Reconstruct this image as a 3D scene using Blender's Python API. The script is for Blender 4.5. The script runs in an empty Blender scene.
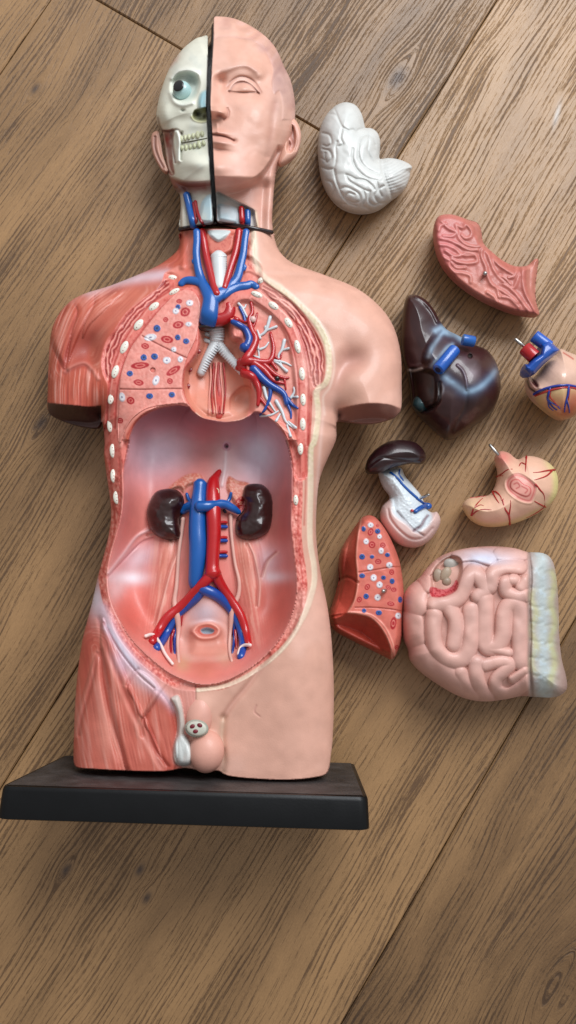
import bpy, math
import numpy as np
from mathutils import Matrix, Vector

# ------------------------------------------------------------------ basics
S = 0.00055                      # metres per modelling unit (one unit is about half a millimetre)
FOC = 745.0                      # camera focal length in the same units
PITCH = math.radians(4.8)
scene = bpy.context.scene
col = scene.collection

def Rx(a):
    c, s = math.cos(a), math.sin(a)
    return np.array([[1,0,0],[0,c,-s],[0,s,c]])
def Ry(a):
    c, s = math.cos(a), math.sin(a)
    return np.array([[c,0,s],[0,1,0],[-s,0,c]])
def Rz(a):
    c, s = math.cos(a), math.sin(a)
    return np.array([[c,-s,0],[s,c,0],[0,0,1]])

CAM_R = Rx(PITCH)
CAM_O = np.array([0.0, -FOC*math.sin(PITCH), FOC*math.cos(PITCH)])

class Frame:
    """a local frame: the torso lies tilted on its base plate, the organs lie flat on the boards"""
    def __init__(s, R=np.eye(3), o=(0,0,0)):
        s.R = np.array(R); s.o = np.array(o, float)
    def at(s, u, v, z):
        u = np.asarray(u, float); v = np.asarray(v, float); z = np.asarray(z, float)
        u, v, z = np.broadcast_arrays(u, v, z)
        d = np.stack([u-288, 512-v, np.full(u.shape, -FOC)], -1) @ CAM_R.T
        d = d @ s.R
        o = (CAM_O - s.o) @ s.R
        t = (z - o[2]) / d[..., 2]
        return o + d*t[..., None]
    def world(s, p):
        return np.asarray(p) @ s.R.T + s.o

FLOORF = Frame()
TORSO = Frame(Rx(-math.radians(4.9)) @ Ry(-math.radians(1.2)), (0, 0, 4))

def K(txt, ox=0, oy=0, sc=1.0):
    return [(float(a.split(',')[0])/sc+ox, float(a.split(',')[1])/sc+oy) for a in txt.split()]
def KA(t): return K(t,130,0,2.88)
def KB(t): return K(t,40,220,2.88)
def KC(t): return K(t,210,220,2.88)
def KD(t): return K(t,90,400,2.4)
def KT(t): return K(t,60,560,3.2)
def KG(t): return K(t,140,650,2.88)
def KV(t): return K(t,140,460,4.114)
def KN(t): return K(t,165,170,4.8)
def KH(t): return K(t,180,290,4.114)
def KW(t): return K(t,250,250,3.6)
def KS(t): return K(t,40,250,4.114)
def KBR(t): return K(t,300,90,4.431)
def KLU(t): return K(t,425,205,4.8)
def KLI(t): return K(t,395,285,4.8)
def KHS(t): return K(t,450,310,4.452)
def KSP(t): return K(t,320,430,4.269)
def KIN(t): return K(t,396,540,3.2)

def cr(pts, n=6, closed=False):
    """Catmull-Rom through the points (any dimension)"""
    P = np.array(pts, float)
    if len(P) < 3: 
        t = np.linspace(0,1,n+1)[:,None]
        return P[0]*(1-t)+P[1]*t if len(P)==2 else P
    if closed: Q = np.vstack([P[-1], P, P[0], P[1]])
    else: Q = np.vstack([2*P[0]-P[1], P, 2*P[-1]-P[-2]])
    out = []
    for i in range(1, len(Q)-2):
        a,b,c,d = Q[i-1],Q[i],Q[i+1],Q[i+2]
        for k in range(n):
            t = k/n
            out.append(0.5*((2*b)+(-a+c)*t+(2*a-5*b+4*c-d)*t*t+(-a+3*b-3*c+d)*t**3))
    if not closed: out.append(P[-1])
    return np.array(out)

def C(h):
    h = h.lstrip('#'); v = np.array([int(h[i:i+2],16)/255 for i in (0,2,4)])
    return np.where(v <= .04045, v/12.92, ((v+.055)/1.055)**2.4)
def ss(a, b, x):
    t = np.clip((x-a)/(b-a), 0, 1); return t*t*(3-2*t)
def dome(t):
    t = np.clip(t, 0, 1); return np.sqrt(np.maximum(0, 1-(1-t)**2))

def _hash(ix, iy, seed):
    n = (ix.astype(np.int64)*374761393 + iy.astype(np.int64)*668265263 + seed*974634777) & 0x7fffffff
    n = ((n ^ (n >> 13))*1274126177) & 0x7fffffff
    n = (n ^ (n >> 16)) & 0xffff
    return n/65535.0
def vn(x, y, seed=0):
    xi = np.floor(x); yi = np.floor(y); fx = x-xi; fy = y-yi
    fx = fx*fx*(3-2*fx); fy = fy*fy*(3-2*fy)
    a=_hash(xi,yi,seed); b=_hash(xi+1,yi,seed); c=_hash(xi,yi+1,seed); d=_hash(xi+1,yi+1,seed)
    return (a*(1-fx)+b*fx)*(1-fy)+(c*(1-fx)+d*fx)*fy
def fbm(x, y, seed=0, o=3):
    r = 0; a = .5; t = 0
    for i in range(o):
        r = r + a*vn(x*2**i, y*2**i, seed+i); t += a; a *= .5
    return r/t

def seg_dist(U, V, P, pad=None, closed=False, want_pt=False, want_s=False):
    """distance from grid points to a polyline"""
    P = np.asarray(P, float)
    D = np.full(U.shape, 1e6); NX = U.copy(); NY = V.copy(); SS = np.zeros(U.shape)
    if pad is not None:
        x0,x1 = P[:,0].min()-pad, P[:,0].max()+pad; y0,y1 = P[:,1].min()-pad, P[:,1].max()+pad
        m = (U>=x0)&(U<=x1)&(V>=y0)&(V<=y1)
    else: m = np.ones(U.shape, bool)
    if not m.any(): return (D,NX,NY) if want_pt else ((D,SS) if want_s else D)
    u = U[m]; v = V[m]; d2 = np.full(u.shape, 1e12); nx = u.copy(); ny = v.copy(); sa = np.zeros(u.shape)
    n = len(P) if closed else len(P)-1; acc = 0
    for i in range(n):
        a = P[i]; b = P[(i+1)%len(P)]; e = b-a; L = e@e
        if L < 1e-9: continue
        t = np.clip(((u-a[0])*e[0]+(v-a[1])*e[1])/L, 0, 1)
        px = a[0]+e[0]*t; py = a[1]+e[1]*t
        q = (u-px)**2+(v-py)**2
        w = q < d2; d2[w] = q[w]; nx[w] = px[w]; ny[w] = py[w]; sa[w] = acc+(t*math.sqrt(L))[w]
        acc += math.sqrt(L)
    D[m] = np.sqrt(d2); NX[m] = nx; NY[m] = ny; SS[m] = sa
    if want_pt: return D,NX,NY
    if want_s: return D,SS
    return D
def inside(U, V, P):
    P = np.asarray(P, float); r = np.zeros(U.shape, bool)
    j = len(P)-1
    for i in range(len(P)):
        xi,yi = P[i]; xj,yj = P[j]
        if yi != yj:
            c = ((yi > V) != (yj > V)) & (U < (xj-xi)*(V-yi)/(yj-yi)+xi)
            r ^= c
        j = i
    return r
def sdf(U, V, P, pad=None):
    D = seg_dist(U, V, P, pad, closed=True)
    D = np.minimum(D, 1e3)
    return np.where(inside(U, V, P), D, -D)

# ------------------------------------------------------------------ objects
ORI = {}
def link(o): col.objects.link(o); return o
def thing(name, label, cat, world, group=None):
    o = link(bpy.data.objects.new(name, None)); o.empty_display_size = .01
    o.location = Vector([c*S for c in world]); ORI[o.name] = np.array(world, float)
    o['label'] = label; o['category'] = cat
    if group: o['group'] = group
    return o

class MB:
    def __init__(s): s.v=[]; s.f=[]; s.c=[]; s.n=0
    def add(s, V, F, col_):
        V = np.asarray(V, float).reshape(-1,3); c = np.asarray(col_, float)
        if c.ndim == 1: c = np.tile(c, (len(V),1))
        s.v.append(V); s.c.append(c)
        if isinstance(F, np.ndarray): s.f += (F+s.n).tolist()
        else: s.f += [[i+s.n for i in f] for f in F]
        s.n += len(V)
        return s
    def build(s, name, mat, parent=None, label=None, smooth=True, sharp=None):
        V = np.vstack(s.v); Cc = np.vstack(s.c)
        o0 = ORI[parent.name] if parent is not None else np.zeros(3)
        V = (V-o0)*S
        me = bpy.data.meshes.new(name); me.from_pydata(V.tolist(), [], s.f)
        a = me.color_attributes.new('Col', 'FLOAT_COLOR', 'POINT')
        a.data.foreach_set('color', np.hstack([np.clip(Cc,0,1), np.ones((len(Cc),1))]).astype(np.float32).ravel())
        if smooth: me.polygons.foreach_set('use_smooth', [True]*len(me.polygons))
        if sharp is not None:
            me.update(); me.set_sharp_from_angle(angle=math.radians(sharp))
        me.materials.append(mat); me.update()
        o = link(bpy.data.objects.new(name, me))
        if parent is not None: o.parent = parent; ORI[o.name] = o0
        if label: o['label'] = label
        return o

def tube_geo(mb, P, R, colr, n=12, cap=True, flat=1.0):
    """P (k,3) world points, R radii"""
    P = np.asarray(P, float); k = len(P); R = np.broadcast_to(np.asarray(R, float), (k,)).copy()
    if cap:                       # rounded ends
        a = P[0]-(P[1]-P[0])/max(1e-6,np.linalg.norm(P[1]-P[0]))*R[0]*.55
        b = P[-1]+(P[-1]-P[-2])/max(1e-6,np.linalg.norm(P[-1]-P[-2]))*R[-1]*.55
        P = np.vstack([a, P, b]); R = np.concatenate([[R[0]*.5], R, [R[-1]*.5]]); k += 2
    T = np.gradient(P, axis=0); T /= np.maximum(1e-9, np.linalg.norm(T, axis=1))[:,None]
    up = np.array([0,0,1.0]); V=[]; 
    for i in range(k):
        b = np.cross(T[i], up); nb = np.linalg.norm(b)
        b = b/nb if nb > 1e-3 else np.array([1.0,0,0])
        nn = np.cross(b, T[i])
        for j in range(n):
            a = 2*math.pi*j/n
            V.append(P[i]+R[i]*(math.cos(a)*b+math.sin(a)*nn*flat))
    F = []
    for i in range(k-1):
        for j in range(n):
            F.append([i*n+j, i*n+(j+1)%n, (i+1)*n+(j+1)%n, (i+1)*n+j])
    F.append(list(range(n))[::-1]); F.append([(k-1)*n+j for j in range(n)])
    c = np.asarray(colr, float)
    if c.ndim == 2:
        if cap: c = np.vstack([c[0], c, c[-1]])
        c = np.repeat(c, n, axis=0)
    mb.add(V, F, c)

def ell_geo(mb, c, ax, colr, nu=14, nv=9, noise=0, seed=0):
    """ellipsoid: centre, 3x3 rows = semi axes vectors"""
    c = np.asarray(c); ax = np.asarray(ax); V=[]; F=[]
    for i in range(nv+1):
        th = math.pi*i/nv
        for j in range(nu):
            ph = 2*math.pi*j/nu
            p = np.array([math.sin(th)*math.cos(ph), math.sin(th)*math.sin(ph), math.cos(th)])
            if noise: p = p*(1+noise*(_hash(np.array([i*7+j*(0<i<nv)]), np.array([seed]), 3)[0]-.5))
            V.append(c+p@ax)
    for i in range(nv):
        for j in range(nu):
            F.append([i*nu+j,(i+1)*nu+j,(i+1)*nu+(j+1)%nu,i*nu+(j+1)%nu])
    mb.add(V, F, colr)

class Relief:
    """a moulded piece: front surface rises from its outline, rounded back below it"""
    def __init__(s, F, outline, zs, h, w, step=1.0, smooth=4, hb=20, wb=None, edge=None, base='#cccccc'):
        s.F = F; s.zs = zs; s.hb = hb; s.step = step; s.wb = wb or w
        P = cr(outline, smooth, True) if smooth else np.array(outline, float)
        s.P = P
        x0,y0 = P.min(0)-2*step; x1,y1 = P.max(0)+2*step
        s.u0, s.v0 = x0, y0
        s.us = np.arange(x0, x1+step, step); s.vs = np.arange(y0, y1+step, step)
        s.U, s.V = np.meshgrid(s.us, s.vs)
        D,NX,NY = seg_dist(s.U, s.V, P, None, True, True)
        ins = inside(s.U, s.V, P)
        s.ins = ins; s.d = np.where(ins, D, 0)
        s.NX, s.NY = NX, NY
        s.e = s.d if edge is None else np.where(ins, seg_dist(s.U, s.V, cr(edge, smooth or 1) if smooth else np.array(edge)), 0)
        s.Z = zs + h*dome(s.e/w)
        s.C = np.tile(C(base), s.U.shape+(1,))
    # painting and carving helpers, all in the plan of the piece
    def pl(s, pts, pad=None, sm=5): return seg_dist(s.U, s.V, cr(pts, sm) if sm else pts, pad)
    def sd(s, pts, pad=None, sm=5): return sdf(s.U, s.V, cr(pts, sm, True) if sm else np.array(pts, float), pad)
    def g(s, u, v, su, sv, ang=0):
        a = math.radians(ang); x = s.U-u; y = s.V-v
        xx = x*math.cos(a)+y*math.sin(a); yy = -x*math.sin(a)+y*math.cos(a)
        return np.exp(-(xx/su)**2-(yy/sv)**2)
    def paint(s, m, c, k=1.0):
        if isinstance(c, str): c = C(c)
        m = np.clip(m*k, 0, 1)[...,None]; s.C = s.C*(1-m)+np.asarray(c)*m
    def line(s, pts, w, c=None, dz=0, k=1.0, soft=None, sm=5, pad=None):
        d = s.pl(pts, w*4+4 if pad is None else pad, sm)
        m = np.exp(-(d/w)**2) if soft is None else 1-ss(w-soft, w+soft, d)
        if dz: s.Z = s.Z+dz*m
        if c is not None: s.paint(m, c, k)
        return m
    def spot(s, u, v, ru, rv, c, ang=0, ring=None, dz=0, rw=.3):
        a = math.radians(ang); x = s.U-u; y = s.V-v
        q = np.sqrt(((x*math.cos(a)+y*math.sin(a))/ru)**2+((-x*math.sin(a)+y*math.cos(a))/rv)**2)
        sf = .5*s.step/min(ru,rv)
        m = 1-ss(1-sf, 1+sf, q); s.paint(m, c)
        if ring is not None: s.paint((1-ss(rw-sf/1.5, rw+sf/1.5, np.abs(q-(1-rw)))), ring)
        if dz: s.Z = s.Z+dz*m
    def sample(s, u, v):
        x = np.clip((np.asarray(u,float)-s.u0)/s.step, 0, len(s.us)-1.001); y = np.clip((np.asarray(v,float)-s.v0)/s.step, 0, len(s.vs)-1.001)
        i = x.astype(int); j = y.astype(int); fx = x-i; fy = y-j
        Z = s.Zf
        return (Z[j,i]*(1-fx)+Z[j,i+1]*fx)*(1-fy)+(Z[j+1,i]*(1-fx)+Z[j+1,i+1]*fx)*fy
    def fix(s):
        s.Zf = s.Z.copy(); return s
    def pos(s, u, v, lift=0.0):
        return s.F.world(s.F.at(u, v, s.sample(u, v)+lift))
    def build(s, name, mat, parent=None, label=None, backcol=None):
        s.fix()
        ins = s.ins; ny, nx = ins.shape
        cell = ins[:-1,:-1]|ins[1:,:-1]|ins[:-1,1:]|ins[1:,1:]
        used = np.zeros(ins.shape, bool)
        used[:-1,:-1]|=cell; used[1:,:-1]|=cell; used[:-1,1:]|=cell; used[1:,1:]|=cell
        bd = used & ~ins
        U = np.where(bd, s.NX, s.U); V = np.where(bd, s.NY, s.V); Z = np.where(bd, s.zs, s.Z)
        idx = -np.ones(ins.shape, int); n = used.sum(); idx[used] = np.arange(n)
        nb = np.zeros_like(bd); nb[1:]|=bd[:-1]; nb[:-1]|=bd[1:]; nb[:,1:]|=bd[:,:-1]; nb[:,:-1]|=bd[:,1:]
        rim = nb & ins
        dd = np.maximum(np.hypot(s.U-s.NX, s.V-s.NY), 1e-4); q = .55*s.step
        far = dd > .12*s.step
        U = np.where(rim&far, s.NX+(s.U-s.NX)/dd*q, U); V = np.where(rim&far, s.NY+(s.V-s.NY)/dd*q, V)
        P = s.F.at(U[used], V[used], Z[used])
        # back: same plan at outline height, going down
        Q = s.F.at(U[used], V[used], s.zs)
        Q[:,2] = s.zs - s.hb*dome(s.d[used]/s.wb)
        Q[:,2] = np.minimum(Q[:,2], P[:,2]-.5*(~bd[used]))
        b = bd[used]; bi = np.arange(n); m = np.arange(n)
        bi[~b] = n+np.arange((~b).sum())
        V3 = np.vstack([P, Q[~b]])
        jj,ii = np.nonzero(cell)
        a0=idx[jj,ii]; a1=idx[jj,ii+1]; a2=idx[jj+1,ii+1]; a3=idx[jj+1,ii]
        Ff = np.stack([a0,a3,a2,a1],1)
        Fb = np.stack([bi[a0],bi[a1],bi[a2],bi[a3]],1)
        allb = b[a0]&b[a1]&b[a2]&b[a3]
        Fb = Fb[~allb]
        cf = s.C[used]; cb = cf[~b] if backcol is None else np.tile(C(backcol), ((~b).sum(),1))
        mb = MB(); mb.add(s.F.world(V3), np.vstack([Ff,Fb]), np.vstack([cf,cb]))
        return mb.build(name, mat, parent, label)

def tubes(name, specs, R, mat, parent, colr, n=12, lift=.35, sm=5, label=None, mb=None, zabs=None, flat=1.0, zmin=-99):
    """specs: list of lists of (u,v,r); laid over relief R"""
    own = mb is None
    mb = mb or MB()
    for sp in specs:
        Q = cr(sp, sm)
        if zabs is not None: z = np.full(len(Q), zabs, float)
        else:
            z = R.sample(Q[:,0], Q[:,1])
            if len(z) > 4:
                z = np.maximum(z, zmin); zz = np.pad(z, 2, mode='edge'); z = (zz[:-4]+zz[1:-3]+zz[2:-2]+zz[3:-1]+zz[4:])/5
        r = Q[:,2]*.94
        F = R.F
        P = F.world(F.at(Q[:,0], Q[:,1], z+lift*r))
        tube_geo(mb, P, r, C(colr) if isinstance(colr, str) else colr, n, flat=flat)
    return mb.build(name, mat, parent, label) if own else mb

def T(pts, r0, r1=None):
    """give a polyline radii going from r0 to r1"""
    r1 = r0 if r1 is None else r1; n = len(pts)
    return [(p[0], p[1], r0+(r1-r0)*i/max(1,n-1)) for i,p in enumerate(pts)]

def blob(mb, F, u, v, z, ru, rv, rz, ang, colr, **k):
    a = math.radians(ang); m = .88
    c = F.world(F.at(u, v, z))
    X = np.array([math.cos(a), -math.sin(a), 0])*ru*m; Y = np.array([math.sin(a), math.cos(a), 0])*rv*m
    ax = np.array([X, Y, [0,0,rz]]) @ F.R.T
    ell_geo(mb, c, ax, C(colr) if isinstance(colr,str) else colr, **k)

# ------------------------------------------------------------------ materials
def paint_mat(name, rough=.38, coat=.25, bump=.15, bscale=1800, mott=.06, spec=.5, mscale=120, crough=.15):
    m = bpy.data.materials.new(name); m.use_nodes = True; nt = m.node_tree; N = nt.nodes; L = nt.links
    p = N['Principled BSDF']
    at = N.new('ShaderNodeAttribute'); at.attribute_name = 'Col'
    tc = N.new('ShaderNodeTexCoord')
    n1 = N.new('ShaderNodeTexNoise'); n1.inputs['Scale'].default_value = mscale; n1.inputs['Detail'].default_value = 5
    L.new(tc.outputs['Object'], n1.inputs['Vector'])
    mr = N.new('ShaderNodeMapRange'); mr.inputs[1].default_value=.25; mr.inputs[2].default_value=.75
    mr.inputs[3].default_value = 1-mott; mr.inputs[4].default_value = 1+mott
    L.new(n1.outputs['Fac'], mr.inputs[0])
    mx = N.new('ShaderNodeVectorMath'); mx.operation = 'SCALE'
    L.new(at.outputs['Color'], mx.inputs[0]); L.new(mr.outputs[0], mx.inputs['Scale'])
    gm = N.new('ShaderNodeGamma'); gm.inputs['Gamma'].default_value = 1.17
    L.new(mx.outputs[0], gm.inputs['Color']); L.new(gm.outputs[0], p.inputs['Base Color'])
    p.inputs['Roughness'].default_value = rough; p.inputs['Specular IOR Level'].default_value = spec
    p.inputs['Coat Weight'].default_value = coat; p.inputs['Coat Roughness'].default_value = crough
    n2 = N.new('ShaderNodeTexNoise'); n2.inputs['Scale'].default_value = bscale; n2.inputs['Detail'].default_value = 3
    L.new(tc.outputs['Object'], n2.inputs['Vector'])
    r2 = N.new('ShaderNodeMapRange'); r2.inputs[3].default_value = rough-.1; r2.inputs[4].default_value = rough+.12
    L.new(n1.outputs['Fac'], r2.inputs[0]); L.new(r2.outputs[0], p.inputs['Roughness'])
    b = N.new('ShaderNodeBump'); b.inputs['Strength'].default_value = bump; b.inputs['Distance'].default_value = .0004
    L.new(n2.outputs['Fac'], b.inputs['Height']); L.new(b.outputs[0], p.inputs['Normal'])
    return m
M_SKIN = paint_mat('painted_plastic', .50, .12, .16, 1500, .07)
M_FLESH = paint_mat('painted_tissue', .46, .14, .22, 2200, .09, mscale=300)
M_GLOSS = paint_mat('glossy_enamel', .32, .4, .06, 900, .07, crough=.08)
M_BONE = paint_mat('ivory_enamel', .42, .18, .08, 1200, .05)
M_LIVER = paint_mat('dark_gloss_paint', .38, .3, .10, 1300, .10, crough=.12)
M_METAL = bpy.data.materials.new('steel'); M_METAL.use_nodes = True
_p = M_METAL.node_tree.nodes['Principled BSDF']; _p.inputs['Metallic'].default_value = 1; _p.inputs['Roughness'].default_value = .3
_p.inputs['Base Color'].default_value = (.45,.44,.42,1)

BLUE='#0a63ac'; RED='#bb1a22'; WHITEB='#cfd3d6'; DK='#1c1012'
SKIN='#d8ab99'; MUS='#c66752'; WALL='#d97f73'; LUNG='#e5988d'; FAT='#e6ddc4'; BONE='#ecebe6'
WORLD_S=0.95
WIN_LOC=(0.46,0.88,0.98); WIN_SZ=(0.9,0.7); WIN_P=21
# ------------------------------------------------------------------ floor of oak boards
def floor_pt(u, v): return FLOORF.at(u, v, 0.0)[:2]
a = floor_pt(497,0); b = floor_pt(12,770)
sdir = (b-a)/np.linalg.norm(b-a)                    # along the boards
tdir = np.array([sdir[1], -sdir[0]])
if tdir[0] < 0: tdir = -tdir
def st(p): return np.array([(p-a)@sdir, (p-a)@tdir])
tA = st(floor_pt(50,0))[1]; tC = st(floor_pt(436,861))[1]
WA = -tA; WC = tC
edges = [-WA-3*390, -WA-2*390, -WA-390, -WA, 0, WC, WC+390, WC+780, WC+1170]
jB = st(floor_pt(97,0))[0]; jB2 = st(floor_pt(180,48))[0]
joints = {3:[0.5*(jB+jB2)], 2:[-700], 4:[1900], 5:[-500], 1:[-100], 0:[500], 6:[100], 7:[900]}
rng = np.random.RandomState(4)
V=[];Fc=[];A=[];G=[]
def board(s0,s1,t0,t1,pid):
    g=.5; b=1.2
    off = np.array([rng.uniform(0,4000), rng.uniform(0,900)]) if pid != 99 else np.zeros(2)
    n=len(V)
    for (s_,t_,z) in [(s0+g,t0+g,-1.2),(s1-g,t0+g,-1.2),(s1-g,t1-g,-1.2),(s0+g,t1-g,-1.2),
                      (s0+g+b,t0+g+b,0),(s1-g-b,t0+g+b,0),(s1-g-b,t1-g-b,0),(s0+g+b,t1-g-b,0),
                      (s0+g,t0+g,-8),(s1-g,t0+g,-8),(s1-g,t1-g,-8),(s0+g,t1-g,-8)]:
        p = a+sdir*s_+tdir*t_
        V.append((p[0]*S,p[1]*S,z*S)); A.append((s_,t_,pid)); G.append((off[0],off[1],rng.rand() if False else pid*.37%1))
    q=[(4,5,6,7),(0,1,5,4),(1,2,6,5),(2,3,7,6),(3,0,4,7),(8,9,1,0),(9,10,2,1),(10,11,3,2),(11,8,0,3)]
    for f in q: Fc.append([n+i for i in f])
pid=0
for r in range(len(edges)-1):
    cuts=[-1900]+sorted(joints.get(r,[]))+[2900]
    for i in range(len(cuts)-1):
        board(cuts[i],cuts[i+1],edges[r],edges[r+1],pid); pid+=1
n=len(V)                                            # dark sub-floor seen in the joints
for (s_,t_) in [(-1900,edges[0]),(2900,edges[0]),(2900,edges[-1]),(-1900,edges[-1])]:
    p=a+sdir*s_+tdir*t_; V.append((p[0]*S,p[1]*S,-7*S)); A.append((s_,t_,0)); G.append((0,0,0))
Fc.append([n,n+1,n+2,n+3])
me=bpy.data.meshes.new('floor'); me.from_pydata(V,[],Fc)
at=me.attributes.new('st','FLOAT_VECTOR','POINT'); at.data.foreach_set('vector',np.array(A,np.float32).ravel())
at=me.attributes.new('off','FLOAT_VECTOR','POINT'); at.data.foreach_set('vector',np.array(G,np.float32).ravel())
fl=link(bpy.data.objects.new('floor',me)); fl['kind']='structure'; fl['label']='brown brushed oak floorboards running diagonally'
import bmesh
bm=bmesh.new(); bm.from_mesh(me); bmesh.ops.recalc_face_normals(bm,faces=bm.faces); bm.to_mesh(me); bm.free()

def wood():
    m=bpy.data.materials.new('brushed_oak'); m.use_nodes=True; nt=m.node_tree; N=nt.nodes; L=nt.links; p=N['Principled BSDF']
    def node(t,**k):
        x=N.new(t)
        for a_,b_ in k.items(): setattr(x,a_,b_)
        return x
    def math_(op,a_,b_=None,c_=None,clamp=False):
        x=node('ShaderNodeMath',operation=op,use_clamp=clamp)
        for i,q in enumerate((a_,b_,c_)):
            if q is None: continue
            if hasattr(q,'links'): L.new(q,x.inputs[i])
            else: x.inputs[i].default_value=q
        return x.outputs[0]
    sa=node('ShaderNodeAttribute',attribute_name='st'); oa=node('ShaderNodeAttribute',attribute_name='off')
    sp=node('ShaderNodeSeparateXYZ'); L.new(sa.outputs['Vector'],sp.inputs[0])
    so=node('ShaderNodeSeparateXYZ'); L.new(oa.outputs['Vector'],so.inputs[0])
    s_,t_=sp.outputs[0],sp.outputs[1]
    # knots push the grain aside
    knots=[((398,78),20,8),((35,89),9,3.5),((41,423),15,5),((64,130),5,0),((140,870),7,3.5),((147,898),7,3.5),((66,870),9,4),((560,990),40,0),((265,880),5,0)]
    tw=t_; dark=None
    for (uv,R,dk) in knots:
        k=st(floor_pt(*uv))
        ds=math_('MULTIPLY',math_('SUBTRACT',s_,float(k[0])),.55); dt=math_('SUBTRACT',t_,float(k[1]))
        r2=math_('ADD',math_('MULTIPLY',ds,ds),math_('MULTIPLY',dt,dt))
        e=math_('EXPONENT',math_('DIVIDE',r2,-float(R*R)))
        wv=math_('MULTIPLY',e,R*.9)
        sg=math_('DIVIDE',dt,math_('ADD',math_('ABSOLUTE',dt),R*.25))
        tw=math_('SUBTRACT',tw,math_('MULTIPLY',wv,sg))
        if dk:
            e2=math_('EXPONENT',math_('DIVIDE',r2,-float(dk*dk)))
            dark=e2 if dark is None else math_('ADD',dark,e2)
    def vec(x,y,z=0.0):
        c=node('ShaderNodeCombineXYZ')
        for i,q in enumerate((x,y,z)):
            if hasattr(q,'links'): L.new(q,c.inputs[i])
            else: c.inputs[i].default_value=q
        return c.outputs[0]
    S2=math_('ADD',s_,so.outputs[0]); T2=math_('ADD',tw,so.outputs[1])
    def noise(v,sc,det=4,rough=.55,dist=0):
        n=node('ShaderNodeTexNoise'); n.inputs['Scale'].default_value=sc; n.inputs['Detail'].default_value=det
        n.inputs['Roughness'].default_value=rough; n.inputs['Distortion'].default_value=dist; L.new(v,n.inputs['Vector']); return n.outputs['Fac']
    # slow wander of the grain: cathedral figure
    wn=noise(vec(math_('MULTIPLY',S2,.0028),math_('MULTIPLY',T2,.0075)),1,2,.5)
    wn2=noise(vec(math_('MULTIPLY',S2,.012),math_('MULTIPLY',T2,.02)),1,2,.5)
    Tg=math_('ADD',math_('ADD',T2,math_('MULTIPLY',wn,45)),math_('MULTIPLY',wn2,3.5))
    ring=math_('SINE',math_('MULTIPLY',Tg,.30))
    # brushed pores: short dark dashes stretched along the boards
    pore=noise(vec(math_('MULTIPLY',S2,.010),math_('MULTIPLY',Tg,.46)),1,2,.6)
    pore2=noise(vec(math_('MULTIPLY',S2,.034),math_('MULTIPLY',Tg,1.25)),1,4,.6)
    fine=noise(vec(math_('MULTIPLY',S2,.10),math_('MULTIPLY',Tg,1.6)),1,2,.5)
    big=noise(vec(math_('MULTIPLY',S2,.005),math_('MULTIPLY',Tg,.020)),1,4,.6)
    wob=noise(vec(math_('MULTIPLY',S2,.006),math_('MULTIPLY',Tg,.06)),1,2,.5)
    wave=math_('SINE',math_('ADD',math_('MULTIPLY',Tg,1.28),math_('MULTIPLY',wob,8)))
    dens=noise(vec(math_('MULTIPLY',S2,.0035),math_('MULTIPLY',Tg,.030)),1,4,.65)
    pp=math_('ADD',math_('MULTIPLY',pore,.34),math_('MULTIPLY',pore2,.36))
    pp=math_('ADD',pp,math_('MULTIPLY',wave,.050))
    pp=math_('ADD',pp,math_('MULTIPLY',math_('SUBTRACT',dens,.5),.42))
    grit=noise(vec(math_('MULTIPLY',S2,.16),math_('MULTIPLY',T2,.85)),1,3,.7)
    pp=math_('ADD',pp,math_('MULTIPLY',grit,.24))
    pp=math_('ADD',pp,-.055+.09)
    groove=node('ShaderNodeMapRange',clamp=True); groove.interpolation_type='SMOOTHSTEP'
    groove.inputs[1].default_value=.385; groove.inputs[2].default_value=.50; L.new(pp,groove.inputs[0])   # 0 in a groove
    cr_=node('ShaderNodeValToRGB'); e=cr_.color_ramp.elements
    spk=noise(vec(math_('MULTIPLY',S2,.45),math_('MULTIPLY',T2,.9)),1,3,.7)
    tone=math_('ADD',math_('ADD',math_('MULTIPLY',big,.62),math_('MULTIPLY',fine,.22)),math_('MULTIPLY',spk,.26))
    tone=math_('ADD',tone,math_('MULTIPLY',math_('SUBTRACT',so.outputs[2],.5),.22))
    e[0].position=.3; e[0].color=(.098,.050,.020,1); e[1].position=.72; e[1].color=(.365,.208,.092,1)
    L.new(tone,cr_.inputs[0])
    mx=node('ShaderNodeMix',data_type='RGBA'); L.new(groove.outputs[0],mx.inputs['Factor'])
    mg=node('ShaderNodeMix',data_type='RGBA',blend_type='MULTIPLY'); mg.inputs['Factor'].default_value=1
    L.new(cr_.outputs[0],mg.inputs['A']); mg.inputs['B'].default_value=(.40,.37,.37,1)
    L.new(mg.outputs['Result'],mx.inputs['A']); L.new(cr_.outputs[0],mx.inputs['B'])
    kn=node('ShaderNodeMix',data_type='RGBA'); L.new(math_('MULTIPLY',dark,math_('ADD',.35,math_('MULTIPLY',pore2,.9)),clamp=True),kn.inputs['Factor'])
    L.new(mx.outputs['Result'],kn.inputs['A']); kn.inputs['B'].default_value=(.045,.03,.028,1)
    # one chalky scuff on the right-hand board
    k=st(floor_pt(557,115)); 
    q1=floor_pt(561,98); q0=floor_pt(553,128); L_=np.linalg.norm(q1-q0); dv=(q1-q0)/L_; sc0=np.array([dv@sdir,dv@tdir])
    ds=math_('SUBTRACT',s_,float(k[0])); dt=math_('SUBTRACT',t_,float(k[1]))
    al=math_('ADD',math_('MULTIPLY',ds,float(sc0[0])),math_('MULTIPLY',dt,float(sc0[1])))
    ac=math_('ADD',math_('MULTIPLY',ds,float(-sc0[1])),math_('MULTIPLY',dt,float(sc0[0])))
    sc_=math_('EXPONENT',math_('MULTIPLY',-1.0,math_('ADD',math_('MULTIPLY',math_('MULTIPLY',al,al),1/14**2),math_('MULTIPLY',math_('MULTIPLY',ac,ac),1/2.6**2))))
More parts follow.
